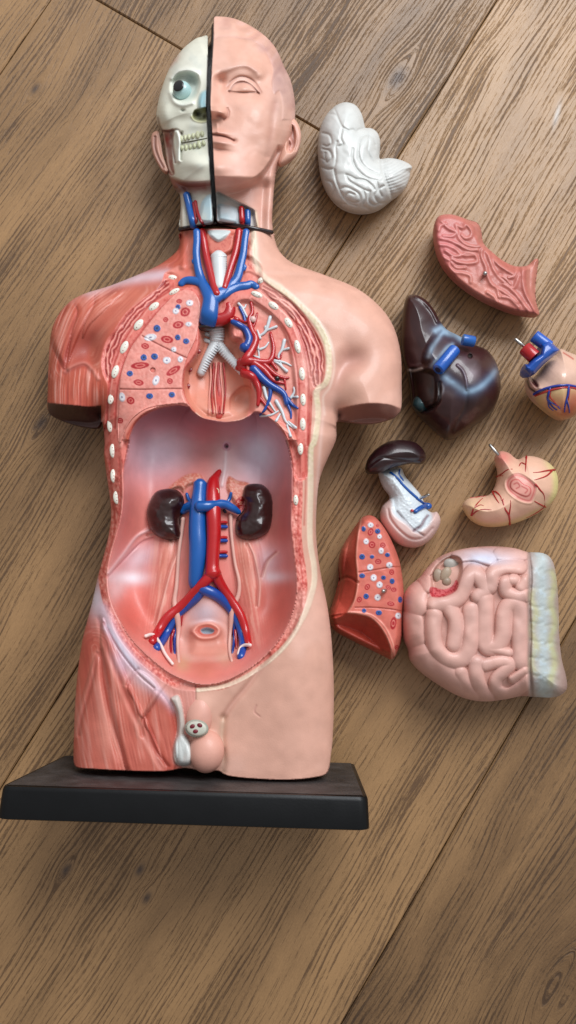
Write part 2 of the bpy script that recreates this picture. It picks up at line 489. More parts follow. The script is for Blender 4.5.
    sf=node('ShaderNodeMix',data_type='RGBA'); L.new(math_('MULTIPLY',sc_,math_('MULTIPLY',fine,1.3),clamp=True),sf.inputs['Factor'])
    L.new(kn.outputs['Result'],sf.inputs['A']); sf.inputs['B'].default_value=(.5,.48,.46,1)
    L.new(sf.outputs['Result'],p.inputs['Base Color'])
    rr=node('ShaderNodeMapRange'); rr.inputs[3].default_value=.60; rr.inputs[4].default_value=.42; L.new(groove.outputs[0],rr.inputs[0])
    L.new(rr.outputs[0],p.inputs['Roughness']); p.inputs['Specular IOR Level'].default_value=.5
    bh=math_('ADD',math_('MULTIPLY',groove.outputs[0],1.0),math_('MULTIPLY',fine,.5))
    bp=node('ShaderNodeBump'); bp.inputs['Strength'].default_value=.5; bp.inputs['Distance'].default_value=.0005
    L.new(bh,bp.inputs['Height']); L.new(bp.outputs[0],p.inputs['Normal'])
    return m
me.materials.append(wood())

# ------------------------------------------------------------------ camera, light
cd=bpy.data.cameras.new('camera'); cam=link(bpy.data.objects.new('camera',cd)); scene.camera=cam
cd.sensor_fit='VERTICAL'; cd.sensor_height=24; cd.lens=24*FOC/1024; cd.clip_start=.01; cd.clip_end=50
cam.location=Vector(CAM_O*S); cam.rotation_euler=(PITCH,0,0)
w=bpy.data.worlds.new('World'); scene.world=w; w.use_nodes=True
nt=w.node_tree; bg=nt.nodes['Background']
tc=nt.nodes.new('ShaderNodeTexCoord'); sx=nt.nodes.new('ShaderNodeSeparateXYZ'); nt.links.new(tc.outputs['Generated'],sx.inputs[0])
dp=nt.nodes.new('ShaderNodeVectorMath'); dp.operation='DOT_PRODUCT'; nt.links.new(tc.outputs['Generated'],dp.inputs[0])
dp.inputs[1].default_value=Vector((.35,.85,.4)).normalized()
mr=nt.nodes.new('ShaderNodeMapRange'); mr.inputs[1].default_value=-1; mr.inputs[2].default_value=1; mr.inputs[3].default_value=0; mr.inputs[4].default_value=1
nt.links.new(dp.outputs['Value'],mr.inputs[0])
rp=nt.nodes.new('ShaderNodeValToRGB'); rp.color_ramp.elements[0].color=(.20,.165,.13,1); rp.color_ramp.elements[1].color=(.66,.68,.71,1)
nt.links.new(mr.outputs[0],rp.inputs[0]); nt.links.new(rp.outputs[0],bg.inputs['Color']); bg.inputs['Strength'].default_value=WORLD_S
def area(name,loc,target,sx_,sy_,power,colr):
    l=bpy.data.lights.new(name,'AREA'); l.shape='RECTANGLE'; l.size=sx_; l.size_y=sy_; l.energy=power; l.color=colr
    o=link(bpy.data.objects.new(name,l)); o.location=loc
    o.rotation_euler=(Vector(target)-Vector(loc)).to_track_quat('-Z','Y').to_euler(); return o
area('window_light',WIN_LOC,(0,0,0),WIN_SZ[0],WIN_SZ[1],WIN_P,(.94,.97,1.0))
scene.view_settings.view_transform='Standard'; scene.view_settings.look='None'; scene.view_settings.exposure=0
scene.render.resolution_x=576; scene.render.resolution_y=1024
scene.render.engine='CYCLES'
# ------------------------------------------------------------------ torso model: base plate
root = thing('anatomy_torso','anatomical torso model, chest and belly open, half skull face, on a black base plate','anatomy model',
             TORSO.world([TORSO.at(200,760,60)[0],TORSO.at(200,760,60)[1],0]))
M_BASE=paint_mat('black_plastic',.40,0,.10,1200,.12,mscale=90,spec=.28)
def stand():
    zf,zb=132.0,-28.0
    fl_=TORSO.at(0,786,zf)[:2]; fr=TORSO.at(368.5,797,zf)[:2]; bl=TORSO.at(1,812,zf)[:2]; br=TORSO.at(368,829,zf)[:2]
    ex=(fr-fl_)/np.linalg.norm(fr-fl_); W=np.linalg.norm(fr-fl_); ey=np.array([ex[1],-ex[0]])
    if ey[1]>0: ey=-ey
    th=abs((.5*(bl+br)-.5*(fl_+fr))@ey)+3.5; 
    bm=bmesh.new()
    # bevelled slab, taller skirt slightly flared
    def ring(off,t,r):
        pts=[]; x0,x1=-off,W+off; z0,z1=zb-off,zf+off
        for cx,cz,a0 in ((x1-r,z1-r,0),(x0+r,z1-r,90),(x0+r,z0+r,180),(x1-r,z0+r,270)):
            for k in range(7):
                a=math.radians(a0+15*k); pts.append((cx+r*math.cos(a),cz+r*math.sin(a)))
        out=[]
        for x,z in pts:
            p=fl_+ex*x+ey*t; out.append(bm.verts.new([p[0],p[1],z]))
        return out
    rs=[ring(-3.2,0.0,6),ring(-1.2,.35,7),ring(-.3,1.6,8),ring(0.2,3.5,8),ring(1.2,th-3.0,8),ring(1.0,th-.8,8),ring(-.8,th,8)]
    n=len(rs[0])
    for a_,b_ in zip(rs[:-1],rs[1:]):
        for i in range(n): bm.faces.new([a_[i],a_[(i+1)%n],b_[(i+1)%n],b_[i]])
    bm.faces.new(rs[0][::-1]); bm.faces.new(rs[-1])
    bmesh.ops.recalc_face_normals(bm,faces=bm.faces)
    V=[list(v.co) for v in bm.verts]; F=[[v.index for v in f.verts] for f in (bm.verts.index_update() or bm.faces)]
    bm.free()
    mb=MB(); V=TORSO.world(np.array(V)); mb.add(V,F,C('#0c0e11')); o=mb.build('base_plate',M_BASE,root,sharp=40)
    # dusty textured top
    q=[]; m=MB(); NN=60; MM=36
    for j in range(MM+1):
        for i in range(NN+1):
            x=4+(W-8)*i/NN; z=zb+4+(zf-zb-8)*j/MM; p=fl_+ex*x+ey*(-.25)
            q.append(TORSO.world([p[0],p[1],z]))
    Fq=[[j*(NN+1)+i,j*(NN+1)+i+1,(j+1)*(NN+1)+i+1,(j+1)*(NN+1)+i] for j in range(MM) for i in range(NN)]
    X=np.array([[i,j] for j in range(MM+1) for i in range(NN+1)],float)
    nz=fbm(X[:,0]*.3,X[:,1]*.3,5,4)
    cc=C('#232122')[None]*(1-nz[:,None])+C('#5f5a58')[None]*nz[:,None]*(.9)
    m.add(q,Fq,cc); m.build('plate_top',M_DUST,o)
M_DUST=paint_mat('dusty_plastic',.55,0,.8,700,.25,mscale=200)
stand()

# ------------------------------------------------------------------ trunk shell
OUT = ([(181,231.5),(180,243),(176,252),(162,263)]+KB('300,150 200,190 120,215 70,250 35,310 25,400 22,500 22,545 40,568 110,592 165,597 178,575 186,634')+
  [(104,455),(107,478),(111,509),(109,533),(103.5,556),(98,576),(92,603),(82,642),(76,689),(74,732),(73.5,757),(76,767),(90,769),(129,771),(165,771.5),(185,768),(205,772),(218,771),(228,776),(255,779),(290,780),(318,777),(328,772)]+
  [(331,755),(333,735),(334,690),(332,645),(328,610),(322,580),(318,556),(316,530),(317,500),(320,478),(328,458),(336,440)]+
  KC('364,600 368,578 400,580 460,585 520,572 545,556 552,530 552,480 550,390 530,310 490,250 420,195 321,155 240,125 200,90 185,50 181,38')+[(250,230),(213,228.5)])
TR = Relief(TORSO, OUT, 58, 37, 46, step=.8, smooth=3, hb=44, wb=60, base=SKIN)
U,V_=TR.U,TR.V
# profile: thighs are round columns, cut ends are blunt
d=TR.d
Wf=np.full(U.shape,50.0)
e_up=TR.e
# blunt at neck top and thigh bottoms: ignore those outline pieces for the rounding
edgeA=cr([(181,223),(180,243),(176,252),(162,263)]+KB('300,150 200,190 120,215 70,250 35,310 25,400 22,500')+[(47.6,425)],4)
edgeB=cr(KB('186,600')+[(104,455),(107,478),(111,509),(109,533),(103.5,556),(98,576),(92,603),(82,642),(76,689),(74,732),(73.5,785)],4)
edgeC=cr([(333,790),(333,735),(334,690),(332,645),(328,610),(322,580),(318,556),(316,530),(317,500),(320,478),(328,458),(336,440)]+KC('364,600'),4)
edgeD=cr([(402,430)]+KC('552,480 550,390 530,310 490,250 420,195 321,155 240,125 200,90 185,50 178,10'),4)
e=np.full(U.shape,1e3)
for E in (edgeA,edgeB,edgeC,edgeD): e=np.minimum(e,seg_dist(U,V_,E))
# armpit inner edges of the arms
e=np.minimum(e,seg_dist(U,V_,np.array(KB('176,600 172,560'))))
e=np.minimum(e,seg_dist(U,V_,np.array(KC('368,600 372,560'))))
e=np.where(TR.ins,e,0)
neck=1-ss(245,300,V_)
Wn=48-16*neck-14*ss(60,0,U-48)*ss(300,360,V_)*(1-ss(430,440,V_))-14*ss(340,400,U)*(1-ss(430,440,V_))
H_=37-9*neck-4*ss(350,390,U)-4*(1-ss(60,110,U))*(1-ss(430,460,V_))-9*ss(640,740,V_)
TR.Z=58+H_*dome(e/Wn)
# stumps of the arms: flat cut, dark underside
def stump(line,c,w=16):
    global TR
    L_=cr(line,6)
    vy=np.interp(U,L_[:,0],L_[:,1])
    m=(V_>vy)&(U>L_[0,0])&(U<L_[-1,0])&(V_<440)
    t=np.clip((V_-vy)/w,0,1)
    TR.Z=np.where(m,TR.Z-(TR.Z-58)*t,TR.Z)
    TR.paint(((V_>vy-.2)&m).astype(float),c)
    TR.line([tuple(p) for p in L_[::3]],1.0,'#6a3a32' if c!='#94695e' else '#b07f72',k=.5)
# muscle side colouring (viewer's left)
mid=K('212,225 214,260 205,300 205,330 190,420 190,690 196,683 196,700 194,722 190,745 186,772')
lx=np.interp(V_,[225,300,420,683,722,745,775],[212,205,195,196,195,186,180])
left=ss(.8,-.8,U-lx)
TR.paint(left,MUS)
# long fibre streaks on shoulder, thigh
def fibres(mask,pts,dens,amp,dz,seed,c1='#eab0a3',c0='#a8483d'):
    D_,S_=seg_dist(U,V_,cr(pts,6),None,want_s=True)
    # side sign
    P0=np.array(pts[0]);P1=np.array(pts[-1]);dv=P1-P0
    sgn=np.sign((U-P0[0])*dv[1]-(V_-P0[1])*dv[0]); D_=D_*sgn
    n=vn(S_*.02+3,D_*dens,seed)*.5+vn(S_*.035,D_*dens*3.4,seed+1)*.5
    TR.paint(mask*ss(.52,.8,n)*amp,c1); TR.paint(mask*ss(.48,.2,n)*amp,c0)
    TR.Z+=mask*(n-.5)*dz
delt=TR.sd(KS('230,150 120,190 60,270 40,380 40,520 110,480 150,400 200,330 300,250 350,165'),40)
dm=left*ss(-4,6,delt)
for pp in ('55,300 85,250 130,205 152,255 128,350 108,440 100,492 70,440 42,370','142,205 232,158 214,240 168,335 132,420 114,466 130,340 154,255','240,158 345,160 275,240 205,310 175,365 185,300 220,230'):
    s_=TR.sd(KS(pp),20); TR.Z+=2.6*dome(np.clip(s_/6,0,1)); TR.paint(left*np.exp(-((s_-.5)/1.5)**2),'#a54a3f',.35); TR.paint(left*ss(3,7,s_),'#dd9a8a',.45)
fibres(dm,KS('330,150 200,250 140,380 110,480'),.26,.85,1.8,11)
bic=left*(1-ss(60*1/4.1+250,0,0*U)) if False else left*ss(366,372,V_)*(1-ss(102,106,U))*(1-ss(426,430,V_))
fibres(bic,KS('140,470 130,560 130,640'),.26,.75,1.6,17)
# deltoid lower borders, armpit fold
TR.line(KS('40,350 70,430 110,500'),2.0,'#a04a40',dz=-1.4,k=.4)
TR.line(KS('110,500 130,480 180,462 215,490 240,530'),2.0,'#e9aca0',dz=1.0,k=.4)
TR.line(KS('100,510 130,492 180,476 205,500'),2.0,'#8d3a32',dz=-1.2,k=.45)
m=TR.g(*KS('190,400')[0],13,24,35); TR.Z-=11*m; TR.paint(m*left,'#8e4038',.65)
m=TR.g(*KS('210,440')[0],7,16,10); TR.Z-=5*m
m=TR.g(*KS('250,250')[0],10,30,50)*left; TR.paint(m,'#c9806c',.5)
# pectoral sheet
pec=left*ss(-3,5,TR.sd(KS('350,170 300,260 230,340 200,430 250,520 255,400 300,320 400,230 500,150 430,150'),40))
TR.paint(pec,'#cc806c',.55); fibres(pec,KS('420,160 250,340 210,430'),.25,.3,.8,23)
# lavender clavicle streak
TR.line(KS('200,165 280,135 370,118 450,108 520,100'),6.5,'#d8c6cf',k=.8,dz=1.5)
TR.line(KS('130,210 200,165 260,142'),5,'#dca59c',k=.4)
fibres(left*(1-ss(262,275,V_)),[(195,226),(183,262),(160,275)],.35,.35,1.0,29)
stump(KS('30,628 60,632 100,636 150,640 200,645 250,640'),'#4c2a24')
# right armpit valley and fold
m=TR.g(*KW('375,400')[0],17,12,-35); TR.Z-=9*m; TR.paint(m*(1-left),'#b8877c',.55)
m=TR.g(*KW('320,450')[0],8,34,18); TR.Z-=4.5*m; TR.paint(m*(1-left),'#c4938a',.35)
m=TR.g(*KW('420,230')[0],34,22,30); TR.Z+=3.5*m
stump(KW('318,572 360,562 430,552 500,556 545,572'),'#94695e',15)
TR.line(KW('60,88 150,92 260,95'),3,dz=-1.2)
TR.line(KW('70,100 150,140 250,150 340,170'),7,dz=2.0)
# ---------------- abdominal opening
CAV=KD('86,140 98,80 120,45 160,22 205,13 235,14 245,26 268,42 300,49 330,52 362,48 384,36 400,28 430,42 462,78 480,125 487,180 486,240 484,300 489,360 496,420 497,468 484,520 461,568 430,607 392,640 352,664 318,678 290,684 262,684 232,676 190,657 142,620 98,575 66,522 46,470 42,420 50,370 64,322 76,272 80,220 80,175')
RIM=KD('40,150 44,220 50,280 46,320 30,370 20,420 32,490 58,555 100,612 150,658 200,692 258,700 262,700 320,694 372,672 420,640 462,600 500,545 520,470 520,420 510,350 508,300 510,240 510,180 506,120 480,60 430,18 380,0 250,-20 180,-12 110,10 60,60')
sdc=TR.sd(CAV,60); sdr=TR.sd(RIM,60)
rimband=ss(-.5,.5,sdr)*(1-ss(-.5,.5,sdc))
lower=ss(455,480,V_)
# flat cut face around the opening
plate=84+4*np.cos((V_-560)/120)
TR.Z=np.where((rimband>0)&(V_>440),TR.Z*(1-ss(0,6,sdr))+np.minimum(TR.Z,plate)*ss(0,6,sdr),TR.Z)
nz=fbm(U*.55,V_*.35,41,3)
TR.paint(rimband*lower,'#d67c70')
TR.paint(rimband*lower*ss(.55,.7,nz),'#b54c43',.8); TR.paint(rimband*lower*ss(.45,.3,nz),'#e8a093',.8)
TR.Z+=rimband*lower*(nz-.5)*1.6*ss(0,4,-sdc)*ss(0,3,sdr)
TR.line(KD('80,175 80,220 76,272 64,322 50,370 42,420 46,470 66,522 98,575 142,620 190,657 232,676 262,684'),1.2,'#e6a398',k=.9)
# ---------------- chest cut face
CW_L=KB('362,150 345,190 300,225 250,265 215,315 190,350 176,400 180,440 195,480 192,520 186,570 184,660 215,740 262,690 246,620 262,575 300,548 425,534 470,500 470,220 400,195 400,160')
CW_R=KC('95,150 140,160 178,190 232,228 282,285 320,350 332,400 330,450 320,480 298,490 295,520 293,580 288,650 280,740 240,740 225,640 180,580 100,560 60,400 0,300 20,230')
for cw,sd0 in ((CW_L,3),(CW_R,5)):
    s_=TR.sd(cw,40); m=ss(-.5,.5,s_)
    TR.paint(m,WALL); 
    TR.Z=TR.Z-1.8*ss(-.5,3,s_)
    n=fbm(U*.45+V_*.12,V_*.3,50+sd0,3)
    TR.paint(m*ss(.56,.68,n),'#bd4d42',.6); TR.Z+=m*(n-.5)*.45
# meaty band outside the ribs (fine red network)
def meat(poly,axis,seed,dens=.55):
    s_=TR.sd(poly,30); m=ss(-.6,.8,s_)
    D_,S_=seg_dist(U,V_,cr(axis,6),None,want_s=True)
    P0=np.array(axis[0]);P1=np.array(axis[-1]);dv=P1-P0
    D_=D_*np.sign((U-P0[0])*dv[1]-(V_-P0[1])*dv[0])
    a_=D_+2.6*(vn(S_*.16,D_*.2,seed)-.5)
    n=.5+.5*np.cos(a_*2*math.pi/3.7); br=vn(S_*.30+a_*.5,np.floor(a_/3.7+.5)*7.3,seed+2)
    n=n*(.45+.75*br)+.12*vn(S_*.9,D_*.9,seed+1)
    TR.paint(m,'#cf6d62'); TR.paint(m*ss(.35,.65,n),'#9c2622',.95); TR.paint(m*ss(.30,.12,n),'#f0b0a3',.9)
    TR.Z-=m*n*.7
meat(KB('366,165 340,195 300,228 255,268 220,318 196,356 184,400 188,440 200,470 205,420 222,370 260,310 300,262 350,215 372,195'),KB('370,170 255,270 195,370 190,460'),61)
meat(KC('150,190 180,196 232,234 280,290 316,352 328,402 326,448 316,476 298,486 290,440 275,370 250,310 215,265 165,225'),KC('150,200 240,260 300,370 310,470'),67,.5)
# thin muscle lines both sides of the ribs
for pts in ('372,205 315,245 272,300 232,365 206,440 196,515 192,600','395,215 340,262 297,315 256,375 230,445 220,515 216,600'):
    TR.line(KB(pts),1.0,'#b23a33',dz=-.8,k=.75)
    TR.line([(x+2,y+1) for x,y in KB(pts)],.8,'#eaa99c',k=.6)
for pts in ('140,195 178,228 232,280 262,350 280,440 283,520 282,650','120,228 165,262 212,310 238,370 252,445 256,520 254,600','150,205 190,240 242,290 272,360 290,450'):
    TR.line(KC(pts),1.0,'#b02f2b',dz=-.8,k=.75)
    TR.line([(x-2,y+1) for x,y in KC(pts)],.8,'#eaa99c',k=.6)
# side walls of belly below ribs get vertical red strands
for pts in ('48,140 52,220 60,290 50,350 34,400','70,140 74,220 70,290 58,350 44,400'):
    TR.line(KD(pts),1.0,'#b8443b',k=.6,dz=-.5)
for pts in ('502,110 504,200 500,300 505,380 512,440','516,110 518,200 514,300'):
    TR.line(KD(pts),1.0,'#b8443b',k=.55,dz=-.5)
# yellow fat layer, cream skin edge
fat1=KC('118,60 124,125 150,160 182,184 240,226 300,288 335,350 344,420 334,468 308,494 312,560 302,634')+KD('530,120 530,200 528,330 538,400 536,450 512,520 468,590 400,648 330,684 258,696')
fc=cr(fat1,5)
dF=seg_dist(U,V_,fc,20)
wd=np.where(V_<440,3.1,np.where(V_<620,2.9,2.3))
m=(1-ss(wd-1,wd+.6,dF)); n=fbm(U*.4,V_*.4,71,3)
TR.paint(m,'#e0d3b8',.9); TR.paint(m*ss(440,470,V_),'#e4cfbd',.6); TR.paint(m*ss(.5,.7,n)*ss(520,440,V_),'#d0c79e',.5); TR.Z+=m*(.5+(n-.5)*.6)
TR.line(KC('128,130 160,165 205,190 262,238 322,300 348,350 358,420 345,480 326,510 330,560'),1.4,'#ecd9cb',k=.6)
TR.line(KD('560,20 552,120 545,230 548,340 560,400'),2.0,'#ecd0c6',k=.5)
# mediastinum field
MED=KH('85,150 100,130 200,120 215,190 250,215 262,300 275,360 300,420 300,490 265,525 210,540 165,548 110,535 65,500 40,470 18,420 20,340 45,300 80,240')
s_=TR.sd(MED,30); m=ss(-1,1,s_)
TR.paint(m,'#d48d78'); TR.Z=TR.Z*(1-ss(-3,5,s_))+(76-9*ss(0,22,s_)+7*ss(430,520,(V_-290)*4.114)*ss(0,14,s_))*ss(-3,5,s_)
# bulging diaphragm shelf and heart bed
m=TR.g(*KH('110,480')[0],18,15,0)*ss(-1,3,s_); TR.Z+=7*m; TR.paint(m,'#dd9c86',.6)
s2=TR.sd(KH('250,400 285,398 305,425 300,480 270,515 230,520 205,490 210,440'),20)
TR.Z-=5*ss(-2,6,s2); TR.paint(ss(-1,1,s2),'#d39079',.8); TR.line(KH('205,490 210,440 250,400 285,398 305,425'),1.1,'#b8624f',k=.7)
s2=TR.sd(KH('205,120 245,128 262,150 262,190 235,215 205,190'),20); TR.Z+=5*ss(-2,5,s2); TR.paint(ss(-1,1,s2),'#d98673',.8)
# right lung bed
LB=KC('72,240 100,228 135,238 182,272 220,320 238,390 247,460 252,540 250,632 226,610 180,580 140,566 108,570 120,500 112,430 95,380 62,330 56,280')
s_=TR.sd(LB,30); TR.Z-=4.5*ss(-1,4,s_); TR.paint(ss(-.7,.7,s_),'#e09083'); 
n=fbm(U*.3,V_*.3,81,3); TR.paint(ss(-.7,.7,s_)*ss(.5,.8,n),'#d27468',.5)
TR.line(KC('110,572 140,566 180,580 226,612 252,650'),1.6,'#e9b0a2',dz=1.5,k=.8)
TR.line(KC('115,580 150,578 185,592 222,622'),1.0,'#b8473d',k=.6)
# diaphragm edge strip along the top of the opening on the left
TR.line(KB('425,537 360,536 305,548 268,575 245,610 232,650'),2.2,'#e6a093',dz=1.0,k=.85)
TR.line(KB('425,543 360,542 312,556 276,584 252,618'),.9,'#a63c36',k=.6)
# ---------------- neck
NKP=KN('75,20 95,25 135,20 240,15 400,15 415,60 425,160 430,330 400,400 430,420 470,480 440,600 300,600 160,600 40,560 0,500 60,460 90,420')
s_=TR.sd(NKP,20); TR.paint(ss(-1,1,s_)*ss(286,270,V_),'#dc8b7c'); TR.Z-=4*ss(-1,6,s_)*ss(300,280,V_)
TR.line(KN('100,320 96,380 100,450 110,480'),4.5,'#cf6a55',k=.7,dz=1.2)
TR.line(KN('78,300 70,360 66,420 20,460'),1.4,'#b8564a',k=.6,dz=-1)
n=fbm(U*.6,V_*.3,91,2)
ms=ss(-1,1,TR.sd(KN('385,330 405,320 425,420 400,430 430,470 395,480 370,520 345,540 360,460 380,400'),12)); TR.paint(ms,'#e39383'); TR.paint(ms*ss(.5,.6,n),'#b9443c',.7)
TR.line(KN('415,190 422,260 425,330 430,420 450,480'),3.2,'#e2d6c0',k=.9)
TR.line(KN('432,330 440,420 470,500 560,560'),2.2,'#e5d2bd',k=.7)
# thyroid / throat block
s_=TR.sd(KN('195,295 330,295 345,330 330,390 290,415 250,420 210,415 190,360'),15); TR.Z+=5*ss(-1,5,s_); TR.paint(ss(-.6,.6,s_),'#cf7a69')
n=fbm(U*.7,V_*.5,95,2); TR.paint(ss(-.6,.6,s_)*ss(.55,.65,n),'#b2463d',.5)
s_=TR.sd(KN('210,290 310,290 300,315 280,335 255,345 235,335 215,315'),10); TR.Z+=3*ss(-1,3,s_); TR.paint(ss(-.5,.5,s_),'#cfd6d6')
# ---------------- belly interior
cm=ss(-.6,.6,sdc)
depthfloor=36+0*U
top=ss(500,420,V_)
bowl=ss(0,44,sdc)
R0=np.minimum(TR.Z,91); R0=R0-4*ss(700,400,V_)*0
Zc=R0-(R0-depthfloor)*(1-(1-np.clip(sdc/(34+16*ss(600,680,V_)),0,1))**(2.6-.7*ss(600,680,V_)))
Zc=Zc+0
# spine ridge and psoas columns
Zc+=12*np.exp(-((U-207)/17)**2)*ss(470,520,V_)*(1-ss(600,640,V_))
Zc+=8*np.exp(-((U-(168-.12*(V_-540)))/13)**2)*ss(520,560,V_)*(1-ss(600,660,V_))
Zc+=8*np.exp(-((U-(247+.10*(V_-540)))/13)**2)*ss(520,560,V_)*(1-ss(600,660,V_))
# dome under diaphragm: two vaults
Zc-=8*np.exp(-((U-150)/30)**2-((V_-455)/26)**2)+8*np.exp(-((U-262)/30)**2-((V_-460)/30)**2)
# pelvis: bladder and rectum
Zc+=14*TR.g(*KV('268,855')[0],20,13)
s2=TR.sd(KV('205,690 240,680 290,672 335,690 350,740 350,800 215,805 200,740'),15); Zc+=7*ss(-6,9,s2)
s3=TR.sd(KV('225,690 270,676 318,690 312,718 270,728 232,716'),10)
Zin=np.minimum(TR.Z,91)*(1-ss(-1.2,.2,sdc))+Zc*ss(-1.2,.2,sdc)
TR.Z=np.where(sdc>-1.5,Zin,TR.Z)
# interior colours
cc=C('#dd8a80')
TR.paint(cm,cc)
TR.paint(cm*ss(8,0,sdc)*ss(450,480,V_),'#e3a79c',.5)
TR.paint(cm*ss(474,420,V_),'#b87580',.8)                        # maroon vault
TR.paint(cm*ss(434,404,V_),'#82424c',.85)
TR.paint(cm*TR.g(150,458,32,28),'#e2bcc6',.8); TR.paint(cm*TR.g(163,450,26,19),'#f4e8f4',1.0); TR.paint(cm*TR.g(260,460,28,32),'#dfc2d2',.85); TR.paint(cm*TR.g(260,452,20,22),'#ece8f6',.95)
TR.paint(cm*TR.g(225,462,14,30),'#e0cfd0',.6)
TR.paint(cm*TR.g(115,500,14,40)*.7,'#d48082'); 
TR.paint(cm*TR.g(287,510,12,50)*.6,'#c9787a')
# iliac airbrush, white-lavender
TR.paint(cm*TR.g(140,558,26,13,-30),'#dcc7cf',.8); TR.paint(cm*TR.g(130,578,22,7,0),'#ece6ec',.95); TR.paint(cm*TR.g(117,590,14,9,-70),'#e8d5d6',.7)
TR.paint(cm*TR.g(268,560,16,16,20),'#dcc3cb',.75); TR.paint(cm*TR.g(275,577,16,6,0),'#e6dbe2',.85)
TR.paint(cm*TR.g(130,618,20,22,-30),'#cf6f62',.9); TR.paint(cm*TR.g(278,615,18,24,20),'#cf7468',.9)
TR.paint(cm*TR.g(165,560,10,50,8)*ss(530,545,V_),'#dd9683',.8); TR.paint(cm*TR.g(246,560,10,46,-8)*ss(530,545,V_),'#dd9683',.8)
fl2=cm*ss(525,545,V_)*(1-ss(640,660,V_))*(np.exp(-((U-165)/15)**2)+np.exp(-((U-248)/15)**2))
n=vn((U+.15*(V_-540)*np.sign(U-207)*-1)*.8,V_*.05,101); TR.paint(fl2*ss(.6,.8,n),'#e9b7a6',.6); TR.paint(fl2*ss(.4,.2,n),'#bf6a5a',.4)
# muscle edges inside
for pts in ('150,300 145,380 120,450 95,540 75,620 60,680','30,310 90,300 130,330','440,345 460,390 475,450 485,520 480,600','500,480 520,420 560,380'):
    TR.line(KV(pts),1.3,'#b4665a',dz=-1.8,k=.6)
    TR.line([(x+2.2,y) for x,y in KV(pts)],1.2,'#efc8bb',dz=.6,k=.5)
TR.line(KD('45,415 80,370 110,330 140,312'),1.6,'#ead6d8',k=.5,dz=1.5)
TR.line(KD('42,425 80,385 120,345 150,330'),1.0,'#b0606a',k=.4,dz=-1.5)
# sacrum/pelvic recess
s2p=TR.sd(KV('250,565 300,580 370,640 390,700 385,800 340,830 210,835 160,800 165,700 200,620'),15)
TR.paint(cm*ss(-2,3,s2p),'#dba79b'); TR.paint(cm*TR.g(*KV('265,630')[0],14,11),'#ddd3dc',.95)
s2=TR.sd(KV('205,690 240,680 290,672 335,690 350,740 350,800 215,805 200,740'),15)
TR.paint(cm*ss(-3,3,s2),'#d08b78',.7); TR.paint(cm*ss(-1,1,s3),'#c26150'); TR.line(KV('216,706 240,680 290,673 326,698 308,727 250,732 216,706'),1.9,'#e2a293',dz=2.6)
TR.Z-=cm*5*ss(-.5,2,TR.sd(KV('250,700 275,690 305,700 295,714 260,714'),8)); TR.paint(cm*ss(-.5,.5,TR.sd(KV('250,698 275,688 305,698 295,714 260,714'),8)),'#a3a9b3')
TR.paint(cm*TR.g(*KV('265,860')[0],15,11),'#cf7f6c',.9); TR.paint(cm*TR.g(*KV('175,840')[0],8,8),'#cdab86',.6); TR.paint(cm*TR.g(*KV('350,820')[0],8,8),'#cda38a',.5)
# thin dark seam line where the wall meets the cut face
TR.paint(cm*np.exp(-(sdc/1.3)**2),'#c8746a',.4)
# small ring screw hole in the upper cavity
TR.spot(226.5,446,4.2,4.6,'#d3a7b4',dz=1.2); TR.spot(226.5,446,2.3,2.6,'#8e5b6b',dz=-1.0); TR.spot(227,446.5,1.1,1.2,'#2a1418')
TR.line([(226,452),(225,468),(222,485)],2.0,'#ecdfe2',dz=1.2,k=.6)
# adrenal glands / kidney beds
for pts in ('165,75 215,55 250,62 258,90 200,110 180,135 160,118 110,125','365,68 400,85 450,100 430,160 400,205 375,160 355,115'):
    s_=TR.sd(KV(pts),10); TR.Z+=4*ss(-1,4,s_); TR.paint(ss(-.8,.8,s_),'#d98876'); n=fbm(U*.8,V_*.8,105,2); TR.paint(ss(-.8,.8,s_)*ss(.5,.6,n),'#e8b3a0',.8)
s_=TR.sd(KV('395,165 425,150 435,185 415,215 400,195'),8); TR.paint(ss(-.5,.5,s_)*ss(.42,.5,fbm(U*.9,V_*.9,107,2)),'#b01c22')
# ---------------- left thigh and groin
LT=KT('130,180 140,240 150,330 170,420 200,520 240,620 300,700')
thm=left*ss(600,640,V_)*(1-rimband)*(1-cm)
for pp,h_,w_ in (('138,185 165,260 212,370 262,480 322,620 335,690 225,690 192,590 165,480 145,360 128,250',4.5,6),('118,300 138,420 162,560 186,690 30,690 45,540 75,420',3.5,8),('300,420 345,460 370,540 375,640 350,700 335,660 290,560 268,515',3.0,7),('215,405 250,352 320,415 266,505 235,450',2.5,5)):
    s_=TR.sd(KT(pp),20); TR.Z+=left*h_*dome(np.clip(s_/w_,0,1))*(1-rimband)*(1-cm); TR.paint(left*np.exp(-((s_-1)/1.8)**2)*ss(-2,0,s_),'#a84a40',.45); TR.paint(left*ss(w_*.5,w_*1.1,s_)*.6,'#dc9685',.7)
TR.paint(thm,'#cc6f60',.6)
fibres(thm,KT('110,280 125,400 150,560 175,680'),.20,.38,.7,121)
TR.paint(left*TR.g(72,625,14,38,10)*(1-rimband)*(1-cm)*ss(96,92,U+0*V_),'#c9505a',.4)
TR.paint(left*(1-rimband)*(1-cm)*TR.g(95,598,12,22,-10),'#dcd0da',.95)
for pts,w in (('125,190 150,280 185,370 230,480 290,600 330,670',2.4),('130,290 140,400 160,500 200,620 215,670',1.8),('120,300 100,400 70,500 60,560',1.6),('345,400 300,460 265,510 262,560',1.8),('250,350 225,380 215,400',1.4),('265,510 300,600 345,660',1.4)):
    TR.line(KT(pts),w*1.3,'#a2483e',dz=-1.5,k=.38)
    TR.line([(x-3.4,y+.5) for x,y in KT(pts)],2.6,'#e5a797',dz=.5,k=.3)  # pale line painted beside each groove as its highlight
